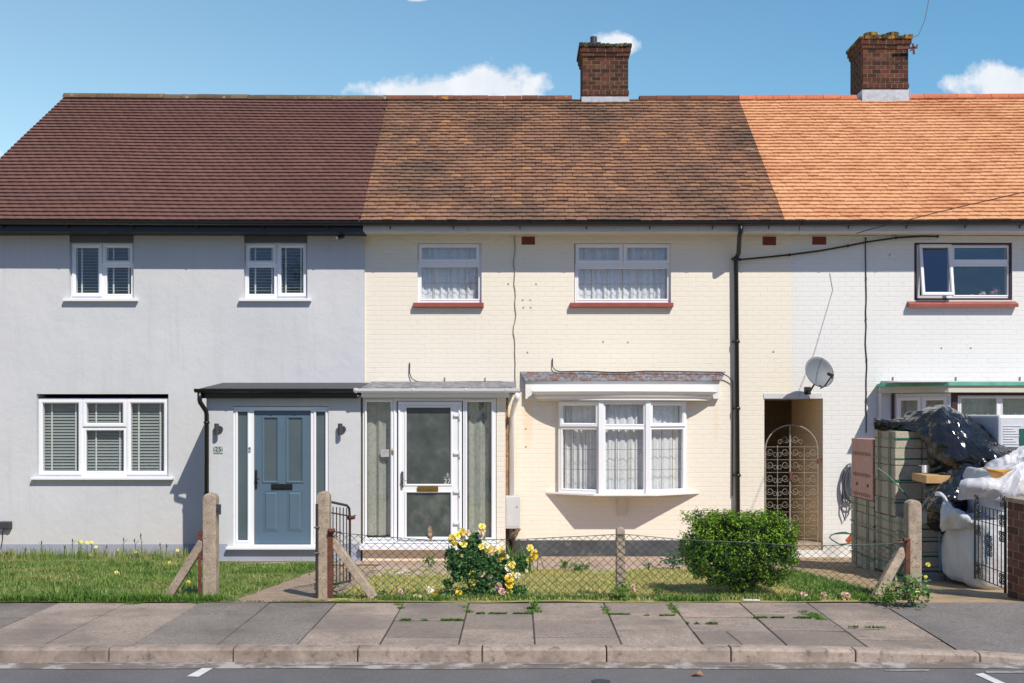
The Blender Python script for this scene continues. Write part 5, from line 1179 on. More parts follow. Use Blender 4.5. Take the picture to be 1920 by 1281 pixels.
# crumpled sheets from control grids
def crumple(name, lab, cat, rows, mat, nu=60, nv=60, amp=.06, sc_=3.0, seed=0, thick=.004, parent=None, flat=True, fine=.4):
    rows = [[P(*c) if not isinstance(c, Vector) else c for c in r] for r in rows]
    def cr(p, t):
        n = len(p)-1; f = t*n; i = min(int(f), n-1); f -= i; a, b_, c, d = p[max(i-1, 0)], p[i], p[i+1], p[min(i+2, n)]
        return .5*((2*b_) + (c-a)*f + (2*a-5*b_+4*c-d)*f*f + (3*b_-a-3*c+d)*f**3)
    G = [[None]*(nu+1) for _ in range(nv+1)]
    for j in range(nv+1):
        for i in range(nu+1): G[j][i] = cr([cr(r, i/nu) for r in rows], j/nv)
    vs = []
    for j in range(nv+1):
        for i in range(nu+1):
            p = G[j][i]; du = G[j][min(i+1, nu)]-G[j][max(i-1, 0)]; dv = G[min(j+1, nv)][i]-G[max(j-1, 0)][i]; n_ = du.cross(dv)
            n_ = n_.normalized() if n_.length > 1e-9 else Vector((0,-1,0))
            q = p*sc_ + Vector((seed, seed*2, 0)); wv = noise.noise_vector(q*.6)*.7; q = q+wv
            h = (1-abs(noise.noise(q))*2.6) + .5*(1-abs(noise.noise(q*2.1+Vector((7,0,0))))*2.4) + fine*.5*(1-abs(noise.noise(q*5.2))*2.2)
            vs.append(p + n_*(h-.8)*amp)
    m = nu+1; b = MB(); b.add(vs, [(j*m+i, j*m+i+1, (j+1)*m+i+1, (j+1)*m+i) for j in range(nv) for i in range(nu)])
    o = b.build(name, mat, parent, smooth=not flat); s_ = o.modifiers.new('thickness', 'SOLIDIFY'); s_.thickness = thick; s_.offset = 0
    if lab: tag(o, lab, cat)
    return o
M['poly'] = simple('black_polythene', (.014,.016,.020), .17, .2, 6, .003, 18, spec=.7)
M['polyw'] = simple('white_polythene', (.62,.62,.64), .35, .05, 5, .003, 16, c2=(.55,.50,.42), thr=(.62,.8), s2=4)
crumple('black_sheeting', 'crumpled shiny black sheeting draped over the tallest stack of blocks', 'sheeting', [
    [(1660,802,13.3),(1700,775,13.3),(1760,762,13.2),(1800,775,13.1),(1850,800,12.9),(1905,838,12.7)],
    [(1672,802,12.9),(1715,775,12.7),(1765,760,12.5),(1805,778,12.4),(1855,812,12.2),(1908,842,12.0)],
    [(1712,806,12.5),(1740,800,12.35),(1775,800,12.15),(1815,815,12.0),(1850,832,11.85),(1890,850,11.75)],
    [(1735,830,12.42),(1755,838,12.2),(1785,845,12.0),(1815,850,11.85),(1845,855,11.75),(1868,866,11.7)],
    [(1744,862,12.4),(1760,868,12.2),(1785,872,12.0),(1812,872,11.9),(1835,872,11.8),(1850,878,11.75)],
    [(1740,892,12.4),(1762,888,12.3),(1785,890,12.2),(1810,888,12.1),(1830,884,12.0),(1845,880,11.9)]], M['poly'], 60, 52, .075, 1.75, 1, fine=.35)
crumple('black_sheeting', 'rolled end of black sheeting lying on top of the strapped blocks', 'sheeting', [
    [(1640,806,13.0),(1670,806,12.95),(1700,808,12.85),(1722,808,12.75)],
    [(1638,790,12.9),(1668,792,12.85),(1700,793,12.75),(1722,795,12.65)],
    [(1642,788,13.1),(1672,790,13.05),(1702,790,12.95),(1724,792,12.9)],
    [(1642,800,13.3),(1672,800,13.2),(1702,801,13.1),(1724,801,13.0)]], M['poly'], 40, 20, .03, 5, 3)
crumple('black_sheeting', 'lower black sheeting stuffed between the low block pack and the bags', 'sheeting', [
    [(1742,905,12.1),(1765,898,12.0),(1790,884,11.9),(1815,872,11.8),(1840,866,11.7)],
    [(1735,925,11.8),(1760,918,11.6),(1785,908,11.5),(1808,900,11.5),(1830,890,11.5)],
    [(1728,950,11.7),(1752,945,11.45),(1775,940,11.35),(1800,935,11.4),(1815,930,11.5)],
    [(1724,978,11.75),(1745,982,11.5),(1765,985,11.45),(1785,990,11.5),(1800,985,11.6)],
    [(1740,985,11.9),(1755,992,11.8),(1770,998,11.8),(1785,1000,11.8),(1800,1000,11.9)]], M['poly'], 40, 40, .055, 2.5, 5, fine=.35)
def bag(lab, x0, x1, y0, y1, z0, z1, seed, slump=.06, grp='white woven bulk bags', parts=True):
    t = thing('bulk_bag', lab, 'bulk bag', ((x0+x1)/2, (y0+y1)/2, z0), grp)
    n = 22; vs = []; fs = []; cx_, cy_ = (x0+x1)/2, (y0+y1)/2; hx, hy = (x1-x0)/2, (y1-y0)/2; nk = 64
    rings = [(-.0, .86), (.02, .97), (.08, 1.03), (.25, 1.05), (.45, 1.06), (.65, 1.04), (.85, 1.0), (.94, .97), (.98, .92), (1.0, .7), (1.01, .35), (1.0, .02)]
    fine_ = []
    for a, b_ in zip(rings, rings[1:]):
        for k in range(3): fine_.append((a[0]+(b_[0]-a[0])*k/3, a[1]+(b_[1]-a[1])*k/3))
    fine_.append(rings[-1])
    for (h, s_) in fine_:
        for k in range(nk):
            a = 2*math.pi*k/nk; ca, sa = math.cos(a), math.sin(a); p = 8.0; rr = (abs(ca)**p + abs(sa)**p)**(-1/p)
            x = cx_ + hx*s_*rr*ca; y = cy_ + hy*s_*rr*sa; z = z0 + (z1-z0)*h
            q = Vector((x*4+seed, y*4, z*2.5)); w1 = noise.noise(q)*.035 + (1-abs(noise.noise(q*2.3))*2)*.012
            q2 = Vector((x*9+seed, y*9, z*1.2)); w1 += noise.noise(q2)*.012
            x += ca*w1; y += sa*w1; z += (noise.noise(Vector((x*3, y*3, seed)))*slump)*h
            vs.append((x, y, z))
    m = nk
    for j in range(len(fine_)-1):
        for k in range(m): fs.append((j*m+k, j*m+(k+1) % m, (j+1)*m+(k+1) % m, (j+1)*m+k))
    b = MB(); b.add(vs, fs); b.build('bag', M['cloud_bag'], t, smooth=True)
    return t
t = bag('lower full white bulk bag standing on the ground beside the drive', 4.79, 5.80, 10.66, 11.72, gz(11.0), 1.10, 2)
b = MB(); b.tube([(4.77, 11.66, 1.0), (4.755, 11.66, .75), (4.765, 11.66, .42)], .010, 6); b.build('seam', M['blue'], t)
crumple('loose_flap', None, None, [
    [(1752,924,11.5),(1760,922,11.45),(1768,930,11.4),(1776,948,11.3)],
    [(1760,948,11.35),(1772,945,11.25),(1788,950,11.1),(1806,962,11.0)],
    [(1764,970,11.3),(1778,966,11.15),(1800,972,10.95),(1828,984,10.8)],
    [(1764,998,11.4),(1778,994,11.25),(1802,992,11.0),(1835,994,10.85)]], M['cloud_bag'], 24, 24, .03, 3.0, 4, thick=.006, parent=t, flat=False, fine=.2)
b = MB(); b.tube([(4.86, 10.66, .98), (4.83, 10.645, .7), (4.86, 10.66, .47)], .010, 6); b.build('seam', M['blue'], t)
t = bag('smaller white bulk bag lying on top of the lower bag', 5.00, 5.85, 10.82, 11.66, 1.07, 1.62, 7, .09)
crumple('white_sheeting', 'creased white plastic sheeting thrown over the upper white bag', 'sheeting', [
    [(1935,835,11.4),(1905,845,11.4),(1875,855,11.4),(1855,868,11.5),(1850,880,11.6)],
    [(1960,850,11.0),(1920,862,11.0),(1880,872,11.05),(1850,880,11.15),(1825,890,11.3)],
    [(1975,880,10.75),(1930,888,10.75),(1885,895,10.75),(1845,900,10.8),(1808,902,11.0)],
    [(1975,925,10.7),(1935,925,10.68),(1890,920,10.68),(1845,915,10.72),(1800,910,10.9)],
    [(1960,965,10.75),(1930,950,10.72),(1895,945,10.75),(1850,935,10.8),(1797,935,10.95)]], M['polyw'], 56, 48, .050, 2.2, 9, fine=.4)
t = P(1872, 885, 10.86); b = MB(); b.add([t+Vector((.16*math.cos(a)*(1+.2*math.sin(3*a)), -.04, .055*math.sin(a)+.03*math.cos(2*a))) for a in [k*math.pi/8 for k in range(16)]] + [t+Vector((0,-.09,.0))], [(k, (k+1) % 16, 16) for k in range(16)] + [tuple(range(15,-1,-1))]); tag(b.build('sand_heap', M['sand']), 'patch of orange sand showing in the opening of the white sheeting', 'sand')
# cable tangle at the wall foot
b = MB(); c = P(1583, 1018, 15.5); b.tube([c+Vector((.22*math.cos(a)*(1-.3*math.sin(2*a)), .1*math.sin(a*1.5), .06+.09*math.sin(a))) for a in [k*.4 for k in range(22)]], .01, 6); tag(b.build('hose_loop', M['strap'], smooth=True), 'loop of green hose on the ground at the white wall', 'hose')
b = MB(); b.tube([c+Vector((.02,-.05,.02)), c+Vector((.10,-.08,.10))], [.035,.05], 10); tag(b.build('hose_fitting', M['orange']), 'orange hose fitting beside the green hose loop', 'hose fitting')
# ------------------------------------------------------------------ plants
rg = np.random.default_rng(11)
def gzv(d): return np.where(d < 9.37, .485, .485 - .079*(d-9.4))
def blades(name, n, region, hfun, mat, width=.006, lean=.5, parent=None, clump=0, zf=None, kind='stuff'):
    """region(n) -> x, d; one bent blade = two quads tapering"""
    x, d = region(n); n = len(x); z = (zf(x, d) if zf else gzv(d)) + .004
    h = hfun(x, d, n); a = rg.uniform(0, 2*np.pi, n); le = rg.uniform(.1, 1, n)*lean
    b = a + rg.uniform(-.5, .5, n) + np.pi/2; w = width*rg.uniform(.6, 1.3, n)
    wx, wy = np.cos(a)*w/2, np.sin(a)*w/2; lx, ly = np.cos(b)*le*h, np.sin(b)*le*h
    V = np.zeros((n, 5, 3)); 
    V[:,0] = np.c_[x-wx, d-wy, z]; V[:,1] = np.c_[x+wx, d+wy, z]
    V[:,2] = np.c_[x+wx*.8+lx*.35, d+wy*.8+ly*.35, z+h*.6]; V[:,3] = np.c_[x-wx*.8+lx*.35, d-wy*.8+ly*.35, z+h*.6]
    V[:,4] = np.c_[x+lx, d+ly, z+h*(1-.25*le)]
    i = np.arange(n)[:, None]*5
    f1 = i + np.array([[0,1,2]]); f2 = i + np.array([[0,2,3]]); f3 = i + np.array([[3,2,4]])
    o = npmesh(name, V.reshape(-1, 3), np.concatenate([f1, f2, f3]), mat, parent)
    if parent is None and kind: struct(o, kind)
    return o
def nz2(x, d, s, o=0): return np.array([noise.noise(Vector((a*s+o, b*s, o))) for a, b in zip(x, d)])
M['grass'] = leafmat('long_grass', [(0, (.08,.17,.025)), (.5, (.16,.29,.045)), (.85, (.27,.36,.08)), (1, (.58,.52,.28))], .6, .3, [((.46,.42,.17), 1.1, (.46,.66), .6), ((.05,.15,.02), 2.6, (.48,.64), .75)])
M['grassd'] = leafmat('dry_grass', [(0, (.22,.28,.06)), (.4, (.42,.42,.13)), (.8, (.60,.53,.20)), (1, (.70,.60,.32))], .7, .25, [((.62,.48,.21), 1.3, (.45,.65), .6), ((.20,.32,.06), 2.2, (.55,.7), .6)])
M['grassg'] = leafmat('green_weeds', [(0, (.05,.13,.02)), (.5, (.11,.24,.03)), (1, (.22,.36,.07))], .5, .3)
def reg_l(n):
    x = rg.uniform(-8.6, -2.55, n); d = rg.uniform(9.40, 15.0, n)**1.0; 
    keep = (d < 14.3) | (x < -4.6); e = -2.60 + .07*np.sin(d*2.3) + .05*np.sin(d*7); keep &= x < e + .06*rg.normal(size=n)
    return x[keep], d[keep]
def h_l(x, d, n): return (.026 + .045*rg.random(n)**1.6)*(1+.9*nz2(x, d, 1.5)) * (1 + .5*(d < 9.9)) * (1 + 1.1*(rg.random(n) < .02))
blades('long_grass', 70000, reg_l, h_l, M['grass'], .0075, 1.25)
def reg_edge(n):
    x = rg.uniform(-8.6, -2.7, n); d = 9.38 + np.abs(rg.normal(0, .12, n)); return x, d
blades('grass_edge', 7000, reg_edge, lambda x, d, n: (.025+.07*rg.random(n)**1.5)*(1+.6*nz2(x, d, 4)), M['grassg'], .008, 1.3)
def reg_d(n):
    x = rg.uniform(-1.72, 3.45, n); d = rg.uniform(9.45, 13.35, n); k = nz2(x, d, 1.4, 3) > -.38; return x[k], d[k]
blades('dry_grass', 42000, reg_d, lambda x, d, n: .020+.025*rg.random(n), M['grassd'], .006, .9)
def reg_g(n):
    x = rg.uniform(-1.72, 3.4, n); d = 9.42+np.abs(rg.normal(0, .20, n)); k = nz2(x, d*2, 2.2, 6) > -.12; return x[k], d[k]
blades('grass_edge', 9000, reg_g, lambda x, d, n: (.015+.055*rg.random(n)**1.5), M['grassg'], .010, 1.3)
def reg_g2(n):
    x = rg.uniform(2.75, 3.5, n); d = rg.uniform(9.5, 12.8, n); k = rg.random(n) < (x-2.5)*1.1; return x[k], d[k]
blades('grass_edge', 8000, reg_g2, lambda x, d, n: .03+.05*rg.random(n), M['grassg'], .008, .9)
# weeds growing in the joints of the pavement
def joint(n, segs):
    xs, ds = [], []
    for (x0, d0, x1, d1, dens, sp) in segs:
        m = int(n*dens); t_ = rg.random(m); xs.append(x0+(x1-x0)*t_ + rg.normal(0, sp, m)); ds.append(d0+(d1-d0)*t_ + rg.normal(0, sp*.5, m))
    return np.concatenate(xs), np.concatenate(ds)
def pj(a, b, c, e, dens, sp=.008):   # photo pixels on the pavement plane
    q = lambda px, py: ((px-CX)/(py-HY)*1.715, 1.715*F/(py-HY)); (x0, d0), (x1, d1) = q(a, b), q(c, e); return (x0, d0, x1, d1, dens, sp)
segs = [pj(752,1162,800,1162,.6), pj(822,1162,868,1162,.8), pj(885,1150,1000,1150,2), pj(1140,1152,1180,1152,1), pj(1208,1154,1272,1154,1), pj(1288,1168,1345,1169,.8), pj(1408,1158,1470,1158,1.2), pj(1482,1158,1540,1159,1), pj(1570,1174,1680,1177,.7),
        pj(996,1138,1008,1150,1.5,.03), pj(1132,1138,1142,1151,1,.02), pj(1255,1134,1270,1150,1.2,.02), pj(1508,1146,1540,1160,1.5,.03), pj(745,1133,755,1142,.8,.02), pj(868,1136,880,1148,.8,.02), pj(365,1131,385,1131,1,.03), pj(240,1132,256,1132,.8,.03), pj(560,1128,700,1128,5,.05), pj(430,1128,560,1129,2,.02)]
blades('pavement_weeds', 420, lambda n: (lambda q: (q[0][nz2(q[0], q[1], 9) > -.12], q[1][nz2(q[0], q[1], 9) > -.12]))(joint(n, segs)), lambda x, d, n: .008+.022*rg.random(n)**1.5, M['grassg'], .008, .9, zf=lambda x, d: np.full(len(x), .472))
# leaves: one folded quad each
def leaves(name, P_, Nn, size, mat, parent=None, jitter=.9, aspect=.5):
    n = len(P_); Nn = Nn + rg.normal(0, jitter, (n, 3)); Nn /= np.linalg.norm(Nn, axis=1)[:, None]
    t = rg.normal(size=(n, 3)); t -= (t*Nn).sum(1)[:, None]*Nn; t /= np.linalg.norm(t, axis=1)[:, None]; b = np.cross(Nn, t)
    s = size*rg.uniform(.6, 1.25, n)[:, None]
    V = np.stack([P_-t*s, P_-b*s*aspect+Nn*s*.18, P_+t*s, P_+b*s*aspect+Nn*s*.18], 1)
    i = np.arange(n)[:, None]*4; F_ = np.concatenate([i+np.array([[0,1,2]]), i+np.array([[0,2,3]])])
    return npmesh(name, V.reshape(-1, 3), F_, mat, parent)
# ---- clipped bush
bc = np.array([2.17, 10.20, .45]); 
M['bush'] = leafmat('bright_shrub_leaf', [(0, (.016,.045,.006)), (.38, (.06,.14,.010)), (.66, (.19,.36,.022)), (1, (.40,.60,.05))], .45, .3, [((.20,.10,.05), 3.0, (.68,.76), .35)])
t = thing('clipped_bush', 'dense bright green clipped bush behind the chain link fence', 'bush', tuple(bc))
def bush_pts(n, inner):
    out_p, out_n = [], []
    a = rg.uniform(0, 2*np.pi, n); ct = rg.uniform(-1, 1, n); st = np.sqrt(1-ct**2); dv = np.c_[np.cos(a)*st, np.sin(a)*st, ct]
    p_ = 6.5; rr = (np.abs(dv)**p_).sum(1)**(-1/p_); hx, hy, hz = .515, .42, .345
    lump = np.array([noise.noise(Vector(v*2.6)) for v in dv])*.10 + np.array([noise.noise(Vector(v*6.5+9)) for v in dv])*.13
    k = rr*(1+lump)*(1-inner*rg.random(n)**1.6)
    P_ = dv*k[:, None]*np.array([hx, hy, hz]) ; narrow = 1-.20*np.clip((-P_[:,2]-.12)/.25, 0, 1); P_[:,0] *= narrow; P_[:,1] *= narrow
    P_ += bc + np.array([0, 0, .405]); cav = np.array([noise.noise(Vector(v*5.0)) for v in P_]); low = (P_[:,2] < bc[2]+.24); k_ = (cav > -.36) & ~(low & (cav > .10)); return P_[k_], dv[k_]
pts, dvs = bush_pts(2700, .34)
# sprigs
PP = np.repeat(pts, 12, 0) + rg.normal(0, .017, (len(pts)*12, 3)); DD = np.repeat(dvs, 12, 0) + np.array([0, 0, .5])
leaves('foliage', PP, DD, .0165, M['bush'], t, .9, .36)
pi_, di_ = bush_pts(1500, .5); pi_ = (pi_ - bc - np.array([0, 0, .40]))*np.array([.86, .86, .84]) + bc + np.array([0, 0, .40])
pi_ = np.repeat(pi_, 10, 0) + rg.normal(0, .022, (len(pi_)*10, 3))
leaves('inner_foliage', pi_, np.repeat(di_, 10, 0), .020, leafmat('inner_shrub_leaf', [(0, (.02,.045,.008)), (1, (.05,.10,.014))], .6, .15), t, 1.0, .45)  # inner leaves coloured darker to stand in for shade deep in the bush
b = MB()
for k in range(11):
    a = k*2.4; r1 = .10+.16*rnd.random(); q = Vector(bc); e = q + Vector((math.cos(a)*r1*1.4, math.sin(a)*r1, .26+.2*rnd.random())); b.tube([q+Vector((math.cos(a)*.03, math.sin(a)*.03, -.05)), q.lerp(e, .5)+Vector((rnd.uniform(-.03,.03), 0, .02)), e, e+Vector((math.cos(a)*.12, 0, .15))], [.022,.015,.010,.004], 6)
b.build('stem', M['bark'], t)
# ---- rose bush
def rp2(cx_, cy_, d): return P(800+cx_/7.117, 960+cy_/7.117, d)
M['rleaf'] = leafmat('rose_leaf', [(0, (.02,.08,.025)), (.4, (.06,.17,.04)), (.8, (.14,.29,.07)), (1, (.26,.42,.13))], .35, .2)
t = thing('rose_bush', 'rose bush with yellow, peach and pink blooms growing through the fence', 'rose bush', (-.32, 9.85, .46))
cl = [(480,640,110),(620,560,110),(560,720,130),(720,680,130),(860,640,110),(800,760,130),(640,880,110),(760,900,120),(900,760,110),(960,880,90),(700,1030,100),(820,1020,110),(560,500,60),(640,360,70),(700,440,60),(420,830,80),(350,700,70),(330,560,50),(900,960,90),(980,700,70),(1000,1040,60),(620,1110,90),(740,1130,90),(900,1120,80),(1220,700,35),(1290,680,45),(1250,620,30),(500,1150,90),(300,1160,80),(1150,1090,80),(1250,1080,80),(270,960,40),(200,1150,60),(480,470,40),(600,440,50)]
pp = []
for (cx_, cy_, r_) in cl:
    n = int(r_*1.8); c = np.array(rp2(cx_, cy_, 9.88)); q = rg.normal(0, .55, (n, 3))*r_/7.117/198*np.array([1, 1.3, 1]); pp.append(c+q)
pp = np.concatenate(pp); pp = np.repeat(pp, 3, 0)+rg.normal(0, .012, (len(pp)*3, 3))
leaves('foliage', pp, np.tile([0, -.6, .7], (len(pp), 1)), .017, M['rleaf'], t, .8, .6)
b = MB(); r0 = Vector((-.30, 9.85, .44))
for (cx_, cy_) in ((345,360),(480,270),(740,195),(830,500),(990,520),(1380,480),(1435,580),(1135,705),(1100,890),(620,560),(1210,845),(50,1040),(500,470)):
    e = rp2(cx_, cy_, 9.86); mid = r0.lerp(e, .5)+Vector((0, 0, .06)); b.tube([r0, mid, e], [.009,.006,.003], 5)
b.build('stem', M['grassg'], t)
FCOL = {'Y': (.93,.80,.20), 'P': (.92,.70,.50), 'W': (.94,.88,.66), 'K': (.86,.55,.50), 'O': (.92,.66,.04)}
FM = {k: simple('petal_'+n_, c, .5, .10, 40, spec=.2) for (k, c), n_ in zip(FCOL.items(), ('yellow', 'peach', 'cream', 'pink', 'gold'))}
def flower(c, r, mat, parent, name='flower'):
    vs, fs = [], []; b = MB(); fwd = Vector((rnd.uniform(-.6,.6), -1, rnd.uniform(-.1,.9))).normalized(); u = fwd.cross(Vector((0,0,1))).normalized(); v = u.cross(fwd)
    for ring_, (rr, n, tilt) in enumerate(((1.0, 6, .25), (.78, 5, .55), (.5, 4, .9), (.25, 3, 1.2))):
        for k in range(n):
            a = 2*math.pi*(k+.5*ring_)/n + rnd.uniform(-.2,.2); e = u*math.cos(a)+v*math.sin(a); s_ = e.cross(fwd)
            w_ = r*rr*.75; tip = c + e*r*rr*math.cos(tilt) + fwd*(r*.45*math.sin(tilt)+ring_*r*.10); mid = c + e*r*rr*.55 + fwd*(r*.05+ring_*r*.14)
            b.add([c+fwd*ring_*r*.05, mid-s_*w_*.62, tip-s_*w_*.36, tip+s_*w_*.36+fwd*r*.05, mid+s_*w_*.62], [(0,1,2,3,4)])
            b.add([c-fwd*r*.12, mid-s_*w_*.6-fwd*r*.1, mid+s_*w_*.6-fwd*r*.1], [(0,2,1)])
    return b.build(name, mat, parent)
for (cx_, cy_, r_, k) in ((740,195,38,'Y'),(735,260,40,'P'),(725,320,38,'W'),(550,280,35,'P'),(480,270,44,'Y'),(410,310,40,'Y'),(470,335,38,'P'),(340,360,50,'Y'),(370,412,36,'O'),(490,430,42,'Y'),(775,440,48,'W'),(730,465,34,'Y'),(830,500,48,'Y'),(862,550,45,'P'),(910,495,35,'P'),(990,520,44,'Y'),(1010,590,45,'O'),(975,630,40,'Y'),(1060,600,30,'W'),(1380,480,38,'Y'),(1435,580,45,'O'),(1440,540,35,'Y'),(1375,640,40,'Y'),(1135,705,42,'Y'),(1090,750,44,'W'),(465,585,18,'P'),(610,820,40,'O'),(735,830,42,'P'),(812,800,44,'P'),(840,860,36,'W'),(1100,890,50,'O'),(1100,970,48,'O'),(1140,815,22,'Y'),(1105,850,32,'W'),(610,940,42,'Y'),(850,930,38,'P'),(885,1010,38,'P'),(960,990,38,'K'),(1010,1060,42,'K'),(960,1100,42,'K'),(1095,1065,40,'Y'),(620,1100,45,'P'),(800,1110,42,'P'),(860,1090,30,'Y'),(430,1085,38,'O'),(50,1040,42,'W'),(120,1090,42,'O'),(1210,845,34,'W'),(1335,785,18,'W')):
    flower(rp2(cx_, cy_, 9.80 + rnd.uniform(-.03,.03)), r_/7.117/198*1.32, FM[k], t, 'rose')
# ---- strap leaved plant, weeds and small plants
def tuft(name, lab, cat, c, n, h, spread, mat, wid=.012, grp=None, fl=None):
    x = c[0]+rg.normal(0, spread*.25, n); d = c[1]+rg.normal(0, spread*.25, n)
    o = blades(name, n, lambda k: (x, d), lambda x_, d_, k: h*rg.uniform(.55, 1, k), mat, wid, .55, zf=lambda a, b_: np.full(len(a), c[2]), kind=None)
    tag(o, lab, cat, grp); return o
cI = P(972, 1062, 12.6); tuft('iris_clump', 'clump of upright strap leaves behind the rose bush', 'plant', (X(968, 12.7), 12.7, .2), 55, .46, .5, M['grassg'], .026)
def leafy(name, lab, cat, c, r, n, size, mat, grp=None, flowers=(), stemh=0):
    t_ = thing(name, lab, cat, tuple(c), grp); q = rg.normal(0, .42, (n, 3))*np.array([r, r, r*.75]) + np.array(c) + np.array([0, 0, r*.75]); q[:,2] = np.maximum(q[:,2], c[2]+.005)
    leaves('foliage', q, np.tile([0, -.3, 1.0], (n, 1)), size, mat, t_, .6, .45)
    for (dx, dz, rr, k) in flowers: flower(Vector((c[0]+dx, c[1]-.03, c[2]+dz)), rr, FM[k], t_, 'flower')
    b = MB()
    for k in range(5): b.tube([Vector(c), Vector(c)+Vector((rnd.uniform(-r,r)*.6, rnd.uniform(-r,r)*.4, r*1.1))], .004, 5)
    b.build('stem', M['grassg'], t_); return t_
def gp(px, py): # pixel on the sloping garden
    d = 10.0
    for _ in range(30): d = (CZ-gz(d))*F/(py-HY)
    return (X(px, d), d, gz(d))
M['greyleaf'] = leafmat('blue_green_leaf', [(0, (.05,.10,.06)), (1, (.14,.20,.13))], .5, .2)
leafy('thistle_plant', 'pale spiky leaved weed at the paving left of the clipped bush', 'weed', gp(1262,1068), .17, 150, .035, M['greyleaf'])
leafy('young_weed', 'small leafy weed by the lawn, left of two under the bow window', 'weed', gp(1060,1070), .11, 90, .022, M['grassg'], 'weeds along the dry lawn')
leafy('young_weed', 'dark leafy weed under the bow window, right of the lighter one', 'weed', gp(1084,1074), .10, 90, .022, M['rleaf'], 'weeds along the dry lawn')
leafy('young_weed', 'brownish seedling weed just left of the thin concrete post', 'weed', gp(1100,1072), .08, 60, .018, M['grass'], 'weeds along the dry lawn')
leafy('young_weed', 'low green weed growing out of the rubble by the glazed porch', 'weed', gp(805,1064), .12, 80, .024, M['grassg'], 'weeds along the dry lawn')
leafy('young_weed', 'thin weed at the paving just right of the thin concrete post', 'weed', gp(1216,1070), .09, 50, .02, M['greyleaf'], 'weeds along the dry lawn')
leafy('rose_sucker', 'straggly dark leaved weed with yellow flower at the right concrete post', 'weed', gp(1712,1138), .20, 300, .026, M['rleaf'], flowers=((.03,.12,.03,'Y'),(.12,.38,.022,'Y'),(.10,.27,.016,'Y')))
leafy('young_weed', 'green weed tuft between the slanting strut and right concrete post', 'weed', gp(1668,1136), .15, 170, .022, M['grassg'])
leafy('young_weed', 'leafy weed growing at the foot of the thin concrete post', 'weed', gp(1165,1126), .12, 150, .02, M['grassg'])
leafy('young_weed', 'leafy weed at the foot of the tall gate post', 'weed', gp(612,1118), .14, 170, .018, M['grassg'])
leafy('young_weed', 'weed tuft in the pavement corner right of the rose bush', 'weed', gp(1003,1142), .06, 70, .014, M['grassg'])
for (px, py, lab, fl) in ((1186,1112,'pink flowered clover plant right of the thin concrete post', ((0,.07,.028,'K'),(.03,.03,.022,'K'),(-.03,.01,.022,'K'))), (1236,1120,'single pink bloom near the fence left of the clipped bush', ((0,.03,.02,'K'),)), (1504,1124,'pale pink flower cluster nearest the clipped bush', ((0,.05,.03,'K'),(.03,.03,.024,'W'))), (1542,1124,'pink flower cluster midway along the green lawn edge', ((0,.05,.03,'K'),(.03,.02,.024,'K'),(-.03,.02,.024,'W'))), (1580,1126,'pink flower cluster nearest the right slanting strut', ((0,.06,.028,'P'),(.04,.05,.03,'K'),(.0,.03,.024,'K'))), (716,1122,'pink flowered plant beside the left slanting strut', ((0,.03,.026,'K'),)), (752,1120,'mauve flowered plant, second from the left slanting strut', ((0,.06,.028,'K'),(.03,.03,.024,'K'))), (780,1124,'pale mauve flowered plant, third from the left slanting strut', ((0,.03,.026,'K'),(.04,.03,.02,'W')))):
    leafy('flowering_plant', lab, 'flower', gp(px, py), .07, 60, .016, M['grassg'], 'pink flowering plants along the fence', fl)
# tall stems with yellow flowers in front of the grey wall
M['stemg'] = simple('weed_stem', (.09,.12,.04), .8, .2, 9)
for i, (px, py, fl) in enumerate(((152,1016,1),(163,1018,1),(172,1017,1),(180,1026,1),(148,1014,1),(170,1041,1),(222,1031,1),(254,1035,1),(276,1047,1),(232,1012,0),(252,1014,0),(264,1004,0),(300,1022,0),(312,1024,0),(333,1032,1),(136,1014,0),(78,1018,0),(122,1026,0),(200,1026,0),(48,1030,0),(318,1055,1),(218,1074,1),(353,1092,1))):
    d = 15.55 + rnd.uniform(-.2,.4) if py < 1050 else gp(px, py+6)[1]; z0 = gz(d); c = P(px, py, d); x0 = c.x + rnd.uniform(-.06,.06)
    wd = ['yellow flowered', 'brown seeded'][0 if fl else 1]; pos = ['first','second','third','fourth','fifth','sixth','seventh','eighth','ninth','tenth','eleventh','twelfth','thirteenth','fourteenth','fifteenth','sixteenth','seventeenth','eighteenth','nineteenth','twentieth','twenty-first','twenty-second','twenty-third']
    t = thing('wild_flower', '', 'wild flower', (x0, d, z0), 'tall wild flowers along the grey wall'); t['px'] = px
    b = MB(); b.tube([(x0, d, z0), (x0*.4+c.x*.6+rnd.uniform(-.02,.02), d, (z0+c.z)/2), c], .0045, 5)
    for k in range(3): q = Vector((x0, d, z0)).lerp(c, .4+.2*k); b.tube([q, q+Vector((rnd.uniform(-.06,.06), 0, .06))], .003, 4)
    b.build('stem', M['stemg'], t)
    if fl: flower(c, .025, FM['Y'], t, 'flower'); 
    else: b = MB(); b.tube([c-Vector((0,0,.02)), c, c+Vector((0,0,.035))], [.006,.011,.003], 6); b.build('seed_head', M['bark'], t)
    t['flo'] = fl
WF = sorted([o for o in COL.objects if o.name.startswith('wild_flower')], key=lambda o: o['px'])
ords = ['leftmost','second','third','fourth','fifth','sixth','seventh','eighth','ninth','tenth','eleventh','twelfth','thirteenth','fourteenth','fifteenth','sixteenth']
for flv, nm in ((1, 'yellow flowered wild stem'), (0, 'brown seed headed wild stem')):
    for k, o in enumerate([o for o in WF if o['flo'] == flv]): o['label'] = '%s by the grey wall, %s counting from the left' % (nm, ords[k])
for o in WF: del o['px']; del o['flo']
def reg_w(n):
    x = rg.uniform(-8.3, -5.0, n); d = rg.uniform(15.35, 16.1, n); k = nz2(x, d, 3, 1) > -.15; return x[k], d[k]
blades('wall_weeds', 3500, reg_w, lambda x, d, n: .06+.16*rg.random(n)**2, M['grass'], .008, .5)
